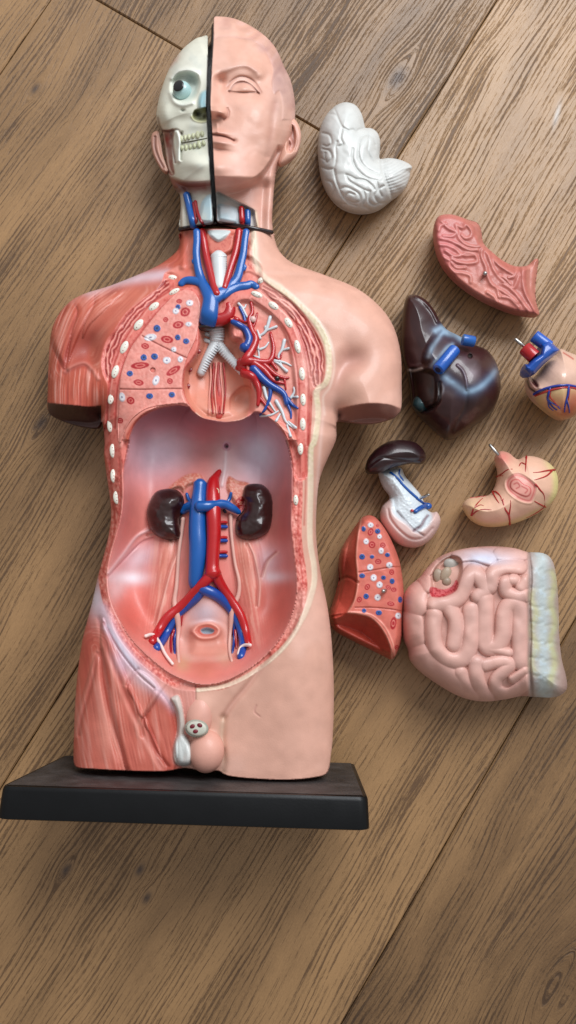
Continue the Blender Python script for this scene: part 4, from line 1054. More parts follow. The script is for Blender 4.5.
s_=SK.sd(KA('118,262 120,232 138,212 165,208 190,216 200,238 196,262 184,284 160,294 136,290'),14); SK.Z-=8*ss(-2,4.5,s_); SK.paint(ss(-1,5,s_),'#b5c4c0',.6)
SK.line(KA('120,225 140,206 168,200 194,210'),2.6,'#eef0e8',dz=2.6,k=.6); SK.line(KA('118,268 128,292 150,302 178,296'),2.6,'#e6eae2',dz=2.2,k=.5)
sb(176,232,14,14,-4,c='#a9bab4',k=.6); sb(98,320,18,34,4); sb(150,345,30,22,-3)
sb(152,318,6,4,-2,c='#8e9890',k=.7)
# nasal bone and cavity
s_=SK.sd(KA('194,300 200,270 214,258 226,260 226,320 200,318'),8); SK.Z+=5*ss(-1,4,s_); SK.paint(ss(-1,3,s_),'#a9cdd4')
s_=SK.sd(KA('178,335 184,318 200,312 226,310 226,345 205,350 186,346'),8); SK.Z-=5*ss(-.5,3,s_); SK.paint(ss(-.6,1.5,s_),'#93936f'); sb(197,328,7,7,-4,c='#3f3524',k=.95); sb(216,335,5,6,-2,c='#5e5738',k=.7)
SK.line(KA('178,336 186,346 205,351 222,348'),1.3,'#c9c79c',dz=1.2,k=.8)
# cheek arch lower edge, muscle gap, jaw branch
g_=SK.sd(KA('84,378 112,374 128,376 122,420 124,470 128,502 112,500 100,450 92,405'),10); SK.Z-=7*ss(-1,3,g_); SK.paint(ss(-.8,1,g_),'#a0685d')
SK.paint(SK.g(*KA('100,402')[0],3.4,2.6),'#b5241f',.9); SK.paint(SK.g(*KA('108,430')[0],2,10),'#8f463c',.7)
SK.line(KA('80,340 90,372 110,379 135,374 148,385'),1.2,'#7d5a52',dz=-2.4,k=.75)
SK.line(KA('96,385 104,430 112,480 122,500'),1.1,'#d9c6b4',dz=1.6,k=.8)
SK.line(KA('120,385 124,430 130,468'),1.1,'#7e4640',dz=-2.5,k=.85); SK.line(KA('136,380 142,410 140,440 140,462'),2.1,'#eef0e9',dz=3,k=.9)
SK.line(KA('150,380 148,420 147,460'),1.0,'#8a8a78',dz=-2,k=.7)
sb(180,425,34,10,-1.5,c='#b9bfa8',k=.5); sb(190,470,40,22,4.0); sb(190,360,30,12,1.5)
SK.paint(ss(-2,4,b_)*ss(575,540,Y),'#955147',.9); SK.paint(SK.g(*KA('150,545')[0],8,5),'#5d2b28',.7); SK.paint(SK.g(*KA('190,530')[0],18,4),'#a86558',.6)
SK.paint(ss(556,572,Y),'#c9c3b6')
s_=SK.sd(KA('205,580 222,560 240,565 242,640 195,640 198,605'),8); SK.Z+=4*ss(-.5,5,s_); SK.paint(ss(-.5,2,s_),'#b4cbd3'); SK.paint(ss(-.5,2,s_)*SK.g(*KA('212,625')[0],5,6),'#dcdcd2',.6)
sb(150,610,5,34,1,c='#ddd6c9',k=.7); sb(178,600,12,20,-2,c='#a08d80',k=.5)
SK.paint(ss(-1.6,-.6,U-np.interp(V_*2.88,[100,180,240,300,340,420,480,540,600,642],[224,225,223,221,223,227,231,235,238,240])/2.88-130)*ss(150,165,Y),'#2a1215',.9)
nb=cr(KA('143,658 180,652 215,648 240,642'),4); dn=seg_dist(U,V_,nb,8); SK.paint(ss(2.0,1.0,dn),'#2a1012')
SK.paint(ss(.5,.8,fbm(SK.U*.12,SK.V*.12,62,3)),'#cfd6cf',.3)
SK.fix(); skull=SK.build('skull_half',M_BONE,root,'ivory skull half with bared teeth and bulging eyeball')
mb=MB(); (u,v),=KA('151,264'); z=SK.sample(u,v); cc=TORSO.world(TORSO.at(u,v,z+2.5)); r=9.2
ell_geo(mb,cc,np.eye(3)*r,C('#b2cfcf'),nu=24,nv=16); eye=mb.build('eyeball',M_GLOSS,skull,'pale blue eyeball looking up')
(u,v),=KA('139,246'); q=TORSO.world(TORSO.at(u,v,z)); rd=(q-CAM_O)/np.linalg.norm(q-CAM_O); oc=CAM_O-cc; bb=oc@rd; tt=-bb-math.sqrt(max(0,bb*bb-(oc@oc-r*r)))
dirn=(CAM_O+rd*tt-cc)/r; t1=np.cross(dirn,[0,0,1.]); t1/=np.linalg.norm(t1); t2=np.cross(dirn,t1)
mb=MB(); ell_geo(mb,cc+dirn*(r-.55),np.array([t1*5.6,t2*5.6,dirn*1.3]),C('#100a0e'),nu=20,nv=12); mb.build('pupil',M_GLOSS,eye)
mb=MB()
up=KA('150,402 158,400 166,398 175,396 184,394 194,392 204,390 214,388'); lo=KA('152,420 160,419 168,418 177,416 186,414 196,412 206,409 216,407')
rt=np.random.RandomState(3)
up=KA('149,404 159,401 170,398 182,395 195,392 208,389'); lo=KA('151,424 162,423 174,421 186,418 199,414 212,410')
for i,(u,v) in enumerate(up): blob(mb,TORSO,u,v-1.2,SK.sample(u,v)+.4,2.3+.25*rt.randn(),3.8+.4*rt.randn(),1.6,-6+5*rt.randn(),'#cbccad',nu=12,nv=8)
for i,(u,v) in enumerate(lo): blob(mb,TORSO,u,v+.6,SK.sample(u,v)+.3,2.2+.25*rt.randn(),3.6+.4*rt.randn(),1.5,-6+5*rt.randn(),'#c3c6a6',nu=12,nv=8)
mb.build('teeth',M_BONE,skull)
tubes('jaw_gap',[T(KA('148,412 180,406 222,398'),.5,.5)],SK,M_FLESH,skull,'#5f5c44',lift=1.0,n=6)
tubes('neck_vein',[T(KA('163,560 170,590 178,625 184,652'),4.0,4.0)],SK,M_GLOSS,skull,BLUE,lift=.8)
tubes('neck_artery',[T(KA('188,580 194,610 204,635 214,650'),1.8,1.6),T(KA('184,585 190,630 193,655'),2.0,2.0)],SK,M_GLOSS,skull,'#9d1c24',lift=.8,n=8)
EL=Relief(TORSO,KA('72,378 84,380 90,410 96,450 110,490 104,499 92,492 78,470 66,445 60,410 62,388'),70,6,5,step=.5,hb=6,base='#c39684')
EL.line(KA('72,395 72,425 82,455 96,482'),1.4,'#7d4f45',dz=-2,k=.7); EL.line(KA('84,385 90,420 98,460 108,490'),1.0,'#e3c3b2',dz=1,k=.8)
EL.build('ear',M_SKIN,skull,'partial ear behind the skull half')
# thin dark line between neck and trunk is the gap itself; neck plug below it
mb=MB()
P=cr([(179.5,229.5),(188,227.5),(198,225.6),(213,223.6),(228,224.8),(245,227),(258,229.5),(272,232.5)],5)
zz=np.array([max(66,float(TR.sample(u,v+4))) for u,v in P]); zz=np.convolve(np.pad(zz,4,mode='edge'),np.ones(9)/9,'valid')
W=TORSO.world(TORSO.at(P[:,0],P[:,1],zz+1.5)); tube_geo(mb,W,2.1,C('#2a1012'),10); mb.build('neck_joint',M_GLOSS,root,'dark joint line around the neck')
# ------------------------------------------------------------------ loose organs on the boards
def organ(name,label,cat,u,v,group='loose organs taken out of the torso'):
    p=FLOORF.at(u,v,0.0); return thing(name,label,cat,(p[0],p[1],0),group)
def pillow(R_,lines,w,h,sm=5,pad=40,extra=None):
    """soft lobes between grooves; returns distance to nearest groove"""
    D=np.minimum(R_.e*1.0,60)
    for l in lines: D=np.minimum(D,seg_dist(R_.U,R_.V,cr(l,sm),pad))
    R_.Z=R_.Z+h*dome(D/w)-h
    return D
# ---- brain half
t=organ('brain_half','small matt white brain half with curled lobes and a striped cerebellum','brain',365,165)
B=Relief(FLOORF,KBR('215,55 250,70 275,110 287,160 292,168 318,170 345,192 356,235 352,290 356,306 392,301 440,308 478,324 497,342 488,362 486,385 470,430 440,462 408,486 365,520 320,540 260,545 200,530 150,495 112,440 92,385 82,320 78,250 86,180 110,120 150,75 185,57'),14,34,26,step=.6,smooth=3,hb=13,wb=12,base='#d2d3d0')
gr=[KBR(x) for x in ('130,105 160,110 175,140 190,165 215,180','150,75 160,100 165,115','215,180 235,175 250,185 262,175 290,168','190,165 180,210 190,240 170,250','100,190 130,200 140,235 120,250 105,245','100,260 130,270 140,300 120,320 110,300 112,280','92,340 120,350 150,345 160,300 158,260 165,230',
 '235,260 232,300 245,340 270,370 300,390 340,400 362,392','262,235 258,280 270,320 300,350 340,370 360,368','205,375 215,400 245,420 280,440 310,450','205,375 230,385 250,395 290,400 320,425 330,440','150,350 160,400 175,440 190,470 215,500 250,512','115,400 140,410 150,440 135,470','175,440 200,430 230,440 262,462 265,490 240,500 215,492 200,475 215,455 240,462','280,440 290,480 280,510 310,530','310,450 305,490 330,510 350,500','340,400 345,440 330,470 350,500 380,500','362,470 350,440 372,425','262,235 275,210 300,200 325,215 335,240','300,200 305,230 300,270 320,310 345,320','355,310 362,350 380,400 400,450 408,480','130,480 160,500 200,505','95,300 110,310')]
D=np.full(B.U.shape,99.)
for l in gr: D=np.minimum(D,seg_dist(B.U,B.V,cr(l,4),25))
B.Z-=.9*np.exp(-(D/1.3)**2); B.Z+=.7*dome(D/6)*ss(0,4,B.e); B.paint(np.exp(-(D/1.1)**2),'#b9b9b5',.3)
m=ss(-2,3,B.sd(KBR('356,306 392,301 440,308 478,324 497,342 488,385 440,462 408,486 390,440 365,380'),15))
x=(B.U-300)*4.431; y=(B.V-90)*4.431; w_=np.sqrt((x-300)**2+(y-150)**2)
q=np.abs(((np.sqrt((x-330)**2+((y-230)*1.2)**2))/16+.3)%1-.5)
B.Z-=m*.55*ss(.22,.06,q); B.paint(m*ss(.22,.06,q),'#c2c0c0',.3); B.Z-=m*3
B.Z+=(fbm(B.U*.12,B.V*.12,4,2)-.5)*2.0*ss(0,5,B.e)
B.build('cerebrum',M_BONE,t)

# ---- left lung piece (pink, ridged, with pin)
t=organ('lung_piece','curved pink lung piece with wavy ridges and a short metal pin, ridged side up','lung',486,265)
L=Relief(FLOORF,KLU('72,50 130,45 200,68 250,85 270,120 280,182 322,225 370,264 420,290 462,295 495,288 525,260 545,262 541,300 535,350 530,400 535,470 549,524 520,533 450,522 380,500 290,460 200,405 130,345 80,280 50,200 41,130 48,80'),22,15,5,step=.6,smooth=3,hb=22,wb=16,base='#bf766b')
U,V_=L.U,L.V
# low outer sides: crescent edge at upper right and wing at the far right
s1=L.sd(KLU('200,60 262,80 280,130 285,190 262,185 245,150 215,100 190,75'),10); L.Z-=6*ss(-2,4,s1); L.paint(ss(-1,2,s1),'#b9776b')
s1=L.sd(KLU('545,255 560,262 545,350 545,470 555,535 520,480 492,420 485,350 492,295 525,260'),12); L.Z-=7*ss(-2,4,s1); L.paint(ss(-1,2,s1),'#c38274')
s1=L.sd(KLU('285,190 325,225 370,262 420,290 460,298 450,318 400,310 350,275 310,235 300,225'),10); L.Z-=4*ss(-2,4,s1); L.paint(ss(-1,2,s1),'#b96d62')
rd=['80,80 110,110 150,130 130,150 90,150','150,100 160,150 190,185 240,200 270,195','150,95 180,110 200,95 225,120 220,150 195,160 175,145','75,160 120,170 160,190 210,215 250,215','70,190 110,195 150,215 180,240 240,240','100,220 130,240 160,245 200,232 240,240 250,270 210,280 160,275 130,260','90,250 120,270 150,300 190,300','130,250 115,290 140,320 175,325 215,340 220,370','285,190 270,240 290,290 300,340 320,380 345,400 355,440','290,190 305,240 325,300 350,340 380,370 410,400','325,235 350,280 390,310 420,330','350,340 380,350 410,380','380,380 420,400 440,370 450,340','345,400 380,420 420,450 440,470','370,440 410,450 450,490','410,400 440,430 470,470 500,510','470,300 468,350 475,400 490,440 525,500','300,420 330,440 345,465','440,300 430,340 400,350','65,120 75,100 100,90']
D=np.full(U.shape,99.)
for l in rd: D=np.minimum(D,seg_dist(U,V_,cr(KLU(l),4),15))
m=np.exp(-(D/1.9)**2); L.Z+=1.4*m; L.paint(m,'#c98278',.4); L.paint(np.exp(-((D-2.6)/1.2)**2),'#a85a52',.3)  # ridge crests painted paler as a highlight, darker tone along their flanks
L.Z+=(fbm(U*.12,V_*.12,3,2)-.5)*1.8*ss(0,4,L.e)
L.paint(L.g(*KLU('90,190')[0],16,24),'#d07a80',.5); L.paint(L.g(*KLU('270,400')[0],24,8,30),'#cf8a7a',.7)
L.fix(); L.build('lung_body',M_FLESH,t)
def pin(parent,F,u,v,z0,u1,v1,z1,r,nm='pin'):
    mb=MB(); tube_geo(mb,[F.world(F.at(u,v,z0)),F.world(F.at(u1,v1,z1))],[r,r],C('#8a8884'),12); return mb.build(nm,M_METAL,parent)
(u,v),=KLU('290,331'); pin(t,FLOORF,u,v,L.sample(u,v)-4,u-.5,v-.5,L.sample(u,v)+6,2.1)

# ---- liver
t=organ('liver_piece','dark maroon liver with blue vessel stubs and a teal gall bladder','liver',452,370)
L=Relief(FLOORF,KLI('60,52 100,47 150,72 190,122 215,170 248,213 300,240 340,262 385,288 440,310 480,360 500,420 508,490 490,560 450,620 390,670 330,712 265,744 220,725 160,672 110,622 80,575 72,500 60,430 38,345 30,250 36,150 44,90'),18,44,38,step=.6,smooth=3,hb=16,wb=14,base='#3d1a1d')
U,V_=L.U,L.V
# thin left wing
s1=L.sd(KLI('60,45 110,40 190,115 225,200 165,330 150,400 60,405 20,320 20,150'),30); L.Z-=(L.Z-30)*.45*ss(-3,8,s1)
L.line(KLI('100,52 140,75 180,125 205,175'),2.2,'#4a2528',dz=4,k=.6)
s1=L.sd(KLI('160,350 165,310 195,270 240,228 300,245 290,290 230,330 185,400'),12); L.Z+=1.5*ss(-2,4,s1); L.paint(ss(-1,3,s1),'#45262b')
for l,w,k in (('160,345 172,310 200,268 235,225 262,222',2.6,.95),('195,220 225,205 250,230 290,240 325,262',4.0,.8),('175,385 215,345 250,300 275,285',2.6,.5)):
    L.line(KLI(l),w*1.7,'#5d6f8a',k=k*.5); L.line(KLI(l),w*.8,'#a9c2d6',k=k,dz=.5)
s1=L.sd(KLI('60,405 150,398 200,420 215,470 210,560 180,610 110,620 70,560'),20); L.Z-=7*ss(-1,6,s1)*ss(0,5,L.e); L.paint(ss(-1,2,s1),'#2a1315')
L.line(KLI('62,409 90,411 118,404 128,401'),1.3,'#b5a8a2',k=.9,dz=1)
L.line(KLI('225,475 232,500 218,540'),1.3,'#8b8a8f',k=.8); L.line(KLI('215,470 210,560 150,600'),1.6,dz=-4,c='#160a0b',k=.6)
# big lobe dome, quadrate wedge
L.Z+=8*L.g(*KLI('400,470')[0],26,30); L.Z+=4*L.g(*KLI('340,330')[0],14,12)
L.line(KLI('300,385 325,410 340,450 345,500'),1.2,'#8b8290',k=.7,dz=1.2); L.line(KLI('345,500 340,580 300,650 280,700'),2.2,'#231011',k=.4,dz=-1)
L.line(KLI('235,440 290,480 345,512 400,495 450,450 485,405'),7.0,'#5d7290',k=.6); L.line(KLI('240,443 290,480 345,510 400,495 450,452 480,415'),3.0,'#9db9d0',k=.85)
L.paint(L.g(*KLI('375,420')[0],6,7),'#a89aa3',.7); L.paint(L.g(*KLI('330,370')[0],9,5,-20),'#7c6670',.7); L.paint(L.g(*KLI('420,380')[0],20,20),'#4a2629',.5)
L.spot(*KLI('360,341')[0],2.3,2.3,'#050303',dz=-3)
L.paint(ss(.5,.8,fbm(U*.08,V_*.08,9,3)),'#44211f',.35)
L.Z+=(fbm(U*.06,V_*.06,10,2)-.5)*3*ss(0,6,L.e)
L.fix(); lo=L.build('liver_body',M_LIVER,t)
G=Relief(FLOORF,KLI('85,560 100,535 150,512 205,500 215,515 205,545 180,585 140,612 105,605 86,585'),33,10,12,step=.6,hb=8,base='#16282c'); G.paint(G.g(*KLI('130,565')[0],11,7,-20),'#1f4c52',.9); G.build('gall_bladder',M_LIVER,t)
def ptube(name,parent,P,r,colr,F,mat=M_GLOSS,label=None,hole=None,n=18):
    mb=MB(); W=F.world(np.array([F.at(u,v,z) for u,v,z in P])); d_=(W[-1]-W[0])/np.linalg.norm(W[-1]-W[0])
    Wp=np.vstack([W[0]-d_*.01,W,W[-1]+d_*.8]); tube_geo(mb,Wp,[r*.97]+[r]*len(W)+[r*.86],C(colr),n,cap=False)
    if hole:
        tube_geo(mb,[W[-1]+d_*.6,W[-1]+d_*1.1],[r*hole,r*hole],C('#122a52'),n,cap=False)
    return mb.build(name,mat,parent,label,sharp=50)
zt=L.sample(*KLI('240,350')[0])
ptube('vessel_stub',t,[(*KLI('285,312')[0],zt+1),(*KLI('208,405')[0],zt+11)],5.8,'#1b64b8',FLOORF,label='long blue vessel stub across the middle',hole=.5)
ptube('vessel_stub',t,[(*KLI('325,262')[0],zt-2),(*KLI('378,272')[0],zt-3)],5.2,'#1a66b0',FLOORF,label='short blue vessel stub at the upper edge')

# ---- heart
t=organ('heart_piece','pinkish heart with blue and red vessel stubs and a pin, cropped at the right edge','heart',560,385)
L=Relief(FLOORF,KHS('372,300 345,285 338,315 342,350 358,385 385,415 420,445 460,475 495,490 530,484 565,465 600,430 622,380 628,310 610,245 570,205 530,188 492,172 470,200 420,240'),24,36,32,step=.6,smooth=3,hb=22,wb=18,base='#dab8a6')
U,V_=L.U,L.V
s1=L.sd(KHS('372,380 440,350 500,340 561,345 640,340 640,500 500,500 420,460 385,425'),20); L.paint(ss(-1,4,s1),'#d5bd90')
L.paint(L.g(*KHS('520,450')[0],14,12),'#b96249',.95); L.paint(L.g(*KHS('555,400')[0],9,12),'#b9563f',.7); L.paint(L.g(*KHS('455,410')[0],9,8),'#cd8f6c',.7); L.paint(L.g(*KHS('360,340')[0],6,10),'#d9a79b',.8)
s1=L.sd(KHS('350,290 368,300 395,335 385,348 362,325'),8); L.Z-=5*ss(-1,3,s1); L.paint(ss(-.5,1.5,s1),'#6a3a38')
L.line(KHS('345,315 355,345 380,365'),1.2,'#2d1414',k=.9,dz=-2); L.line(KHS('380,375 420,358 470,343 520,340 570,345'),1.5,'#e3c3b4',dz=-1.5,k=.5)
L.line(KHS('505,190 540,212 548,218'),.8,'#b5403a',k=.8)
L.Z+=4*L.g(*KHS('480,270')[0],20,14,20)
L.Z+=(fbm(U*.08,V_*.08,14,2)-.5)*2*ss(0,6,L.e)
L.fix(); hb_=L.build('heart_muscle',M_GLOSS,t)
tubes('coronary_vein',[T(KHS('372,376 395,362 430,348 475,338 525,335 575,345'),1.3,1.3),T(KHS('445,348 438,375 435,400 455,430 475,445'),1.4,.7),T(KHS('436,400 450,412 475,425 490,440'),1.0,.5),T(KHS('437,405 440,430 460,448'),.9,.5),T(KHS('528,338 525,375 518,400 512,430 510,455'),1.4,.6),T(KHS('518,400 528,430 532,458'),1.0,.5)],L,M_GLOSS,t,'#24409c',lift=.4,n=8)
tubes('coronary_artery',[T(KHS('378,382 410,370 445,358 490,348 530,345 572,352'),1.1,1.1),T(KHS('448,358 445,385 460,405 480,428'),.8,.4),T(KHS('534,345 530,380 528,400'),.8,.5)],L,M_GLOSS,t,'#b3372f',lift=.3,n=8)
Bc=Relief(FLOORF,KHS('345,240 370,215 400,195 405,150 440,132 489,178 478,192 420,240 378,285 352,288 330,265 332,240'),55,13,5,step=.6,smooth=1,hb=30,wb=8,base='#1258ab')
Bc.Z+=3*Bc.g(*KHS('390,215')[0],16,5,-38); Bc.build('blue_vessel_cap',M_GLOSS,t,'blue cap of great vessels')
ptube('vessel_stub',t,[(*KHS('440,165')[0],58),(*KHS('376,117')[0],58)],6.0,'#1660b8',FLOORF,label='upright blue vessel stub')
ptube('vessel_stub',t,[(*KHS('375,210')[0],62),(*KHS('333,170')[0],60)],6.6,'#b5161f',FLOORF,label='short red vessel stub')
pin(t,FLOORF,*KHS('332,164')[0],60,*KHS('291,130')[0],60,1.5)

# ---- stomach
t=organ('stomach_piece','pale yellow-pink stomach with red vessels, an oval cut patch and a metal pin','stomach',512,492)
L=Relief(FLOORF,KHS('200,655 210,638 228,628 262,636 285,655 305,665 338,650 390,655 440,680 470,715 482,760 476,820 442,870 390,905 330,935 260,958 190,967 130,958 85,928 60,888 58,860 85,838 130,832 168,825 192,800 208,760 212,715 203,685'),16,32,28,step=.6,smooth=3,hb=14,wb=14,base='#e2b9a2')
U,V_=L.U,L.V
L.paint(ss(9,2,L.e)*ss(395,470,(U-450)*4.452),'#d8cf93',.9); L.paint(ss(7,1,L.e)*ss(860,900,(V_-310)*4.452),'#d6c28a',.7); L.paint(L.g(*KHS('105,880')[0],11,10),'#dcbf97',.7)
L.paint(L.g(*KHS('235,655')[0],9,8),'#d5837a',.85)
s1=L.sd(KHS('248,785 252,755 285,728 320,730 375,770 385,800 372,840 355,858 310,848 265,815'),14); L.Z-=1.2*ss(-1,2.5,s1); L.paint(ss(-.6,.8,s1),'#dca194')
L.Z+=.6*np.exp(-(np.abs(s1+.8)/1.0)**2); L.paint(np.exp(-(np.abs(s1-2.2)/.7)**2),'#c8635e',.8)
s2=L.sd(KHS('270,790 275,762 300,755 325,775 355,790 358,815 340,830 300,815'),8); L.paint(np.exp(-(s2/.7)**2),'#c04a4a',.8); L.Z+=ss(-1,1,s2)*.8
for l in ('285,775 300,770 310,785 295,795','320,785 345,800 335,815'): L.line(KHS(l),.7,'#b84848',k=.8)
L.Z+=(fbm(U*.07,V_*.07,24,2)-.5)*2.4*ss(0,6,L.e)
L.fix(); L.build('stomach_body',M_SKIN,t)
tubes('stomach_artery',[T(KHS(l),a_,.4) for l,a_ in (('340,652 338,690 335,725',1.1),('338,690 318,680 305,700',.8),('465,712 430,716 400,722 370,724',1.3),('455,715 430,738 400,750 375,757',1.1),('208,742 230,730 255,712 278,708',1.1),('215,738 250,738',.8),('188,808 205,810 225,830 230,850',1.1),('190,812 205,840 222,865',1.0),('266,955 262,915 245,885 235,850 238,840',1.3),('262,915 268,880 270,848',1.0),('380,775 400,800 418,825 422,878',1.1),('425,878 400,865 370,848',1.0),('95,915 105,885 125,858 145,838',1.1),('95,915 120,895 150,888 185,890',.9),('110,880 135,868 150,872',.7),('415,880 380,905 340,925',1.0),('90,838 130,832 160,828',.7))],L,M_GLOSS,t,'#b0252a',lift=.0,n=8)
pin(t,FLOORF,*KHS('215,645')[0],34,*KHS('177,601')[0],32,1.5)

# ---- spleen, pancreas and duodenum
t=organ('spleen_piece','dark brown spleen joined to a white pancreas and pale pink looped bowel, with blue vein','spleen and pancreas',405,500)
L=Relief(FLOORF,KSP('255,172 300,160 345,160 362,195 400,240 432,280 455,335 478,352 500,350 515,385 500,430 462,478 412,502 350,495 300,460 266,410 256,365 266,325 297,288 272,250 258,220 250,190'),14,24,16,step=.6,smooth=3,hb=12,wb=10,base='#ddc1bb')
U,V_=L.U,L.V
s1=L.sd(KSP('240,165 350,150 370,195 440,280 470,340 480,380 455,420 410,440 375,410 330,380 305,350 300,300 270,260'),20)
L.paint(ss(-2,3,s1),'#d3dade'); L.Z-=3*ss(-1,5,s1)
n=fbm(U*.5,V_*.5,6,2); L.Z+=ss(-1,3,s1)*(n-.5)*.9
L.line(KSP('330,350 360,385 400,425 440,450'),1.2,dz=-2,c='#b3a6aa',k=.6); L.line(KSP('400,430 430,410 445,385 460,365'),1.3,dz=-2.5,c='#7d5560',k=.8)
L.line(KSP('290,340 300,380 340,430 390,465 440,460 480,420'),1.4,dz=-1.5,c='#d1b4b0',k=.5)
L.line(KSP('395,235 430,280 445,300'),2.0,dz=2)
L.fix(); L.build('pancreas_and_bowel',M_BONE,t,'white pancreas with pale pink looped bowel')
tubes('splenic_vein',[T(KSP('300,180 330,205 355,235 385,265 415,292'),1.2,1.6),T(KSP('340,170 338,190 355,215'),.9,1.1),T(KSP('405,350 425,335 450,325 470,325'),2.2,3.2),T(KSP('410,290 440,312 462,318'),1.4,1.8)],L,M_GLOSS,t,'#1b5fa8',lift=.5,n=10)
mb=MB(); (u,v),=KSP('460,325'); blob(mb,FLOORF,u,v,L.sample(u,v)+3,4.6,3.8,3,0,'#1b5fa8'); mb.build('vein_stub',M_GLOSS,t)
mb=MB(); (u,v),=KSP('393,344'); blob(mb,FLOORF,u,v,L.sample(u,v)+1,1.8,1.6,1.4,0,'#c2434a'); mb.build('duct_opening',M_GLOSS,t)
(u,v),=KSP('430,290'); (u1,v1),=KSP('465,276'); pin(t,FLOORF,u,v,L.sample(u,v)+2,u1,v1,30,1.3)
Sp=Relief(FLOORF,KSP('193,172 196,145 207,118 240,80 290,50 340,42 400,50 436,76 452,108 448,135 430,146 400,142 350,150 300,165 262,182 230,186 205,186'),34,17,16,step=.6,smooth=3,hb=22,wb=14,base='#32161b')
Sp.paint(ss(.5,.8,fbm(Sp.U*.1,Sp.V*.1,2,3)),'#45222a',.4); Sp.line(KSP('215,150 260,120 330,125 400,130 440,120'),1.6,dz=-1.5,c='#241015',k=.4); Sp.build('spleen',M_LIVER,t)

# ---- spotted right lung piece
t=organ('spotted_lung_piece','salmon red lung piece with red, blue and white dots on its flat face','lung',368,590)
L=Relief(FLOORF,KSP('185,370 214,364 245,380 290,440 330,530 348,600 358,700 352,800 350,880 335,940 308,979 270,965 210,935 120,890 55,850 38,790 60,720 80,640 78,580 90,510 130,440 165,390'),20,38,7,step=.6,smooth=3,hb=20,wb=16,base='#c05a4a')
U,V_=L.U,L.V
face_=L.sd(KSP('176,378 214,366 245,380 290,440 330,530 348,600 358,700 352,800 350,880 335,940 310,976 305,925 270,850 220,800 170,784 120,778 150,720 162,640 155,540 163,450'),30)
side=L.sd(KSP('170,375 160,450 154,540 160,640 148,720 118,778 40,800 20,700 60,560 90,480 130,420'),30)
bot=L.sd(KSP('118,780 170,786 220,802 268,852 302,925 308,985 200,960 80,890 20,840 38,795'),30)
dl=np.maximum(side,0); 
L.Z-=ss(-1,2,side)*(3+dl*1.15); L.Z-=ss(-1,2,bot)*(2+np.maximum(bot,0)*1.3)
L.Z=np.maximum(L.Z,21)
L.paint(ss(-.6,.6,face_),'#d57a6b'); L.paint(ss(-1,1,bot),'#b8503f',.8); L.Z-=4*L.g(*KSP('95,600')[0],7,12)*ss(0,2,side)
L.paint(L.g(*KSP('115,490')[0],6,10,15)*ss(-1,1,side),'#d6806d',.8); L.paint(L.g(*KSP('110,610')[0],8,14)*ss(-1,1,side),'#8e3c30',.5)
L.line(KSP('80,640 120,628 160,650'),1.4,dz=-3,c='#9a4436',k=.6)
L.line(KSP('165,608 220,600 290,588 345,582'),.6,'#a9483a',dz=-1,k=.8); L.line(KSP('150,758 220,758 290,764 345,772'),.6,'#a9483a',dz=-1,k=.8)
for l in ('176,378 163,450 155,540 162,640 150,720 120,778','120,779 170,786 220,802 268,852 302,925 308,975','132,779 175,780 228,795 280,845 314,920 318,960'): L.line(KSP(l),.9,'#eaa695',k=.85,dz=.5)
sp={'r':[(216,435,16,11,-70),(222,490,14,14,0),(268,492,11,11,0),(245,408,6,6,0),(248,562,13,11,0),(306,607,10,11,0),(202,670,10,13,30),(168,724,10,12,30),(315,682,11,9,0),(302,742,15,9,10),(313,825,12,26,8),(328,928,10,9,0),(292,672,12,8,20)],
 'b':[(186,422,9,11,0),(246,432,11,11,0),(180,541,12,12,0),(222,541,9,8,0),(288,533,10,9,0),(180,622,12,10,0),(271,630,10,9,0),(308,645,10,12,0),(197,710,11,12,0),(342,724,9,13,0),(188,771,9,9,0),(251,780,13,11,0)],
 'w':[(216,406,11,10,0),(254,455,9,9,0),(197,476,10,11,0),(261,516,10,12,0),(214,586,12,12,0),(296,577,12,11,0),(229,631,12,13,0),(254,661,12,12,0),(246,715,12,12,0),(334,793,11,12,0)]}
dospots(L,sp,KSP,4.269)
L.Z+=(fbm(U*.1,V_*.1,34,2)-.5)*1.5*ss(0,5,L.e)
L.fix(); L.build('lung_body',M_FLESH,t)
mb=MB(); (u,v),=KSP('283,683'); z=L.sample(u,v); tube_geo(mb,[FLOORF.world(FLOORF.at(u-1,v+.4,z)),FLOORF.world(FLOORF.at(u-3.2,v+1.2,z+6))],[1.8,1.8],C('#5a4a44')); mb.build('pin',M_METAL,t)

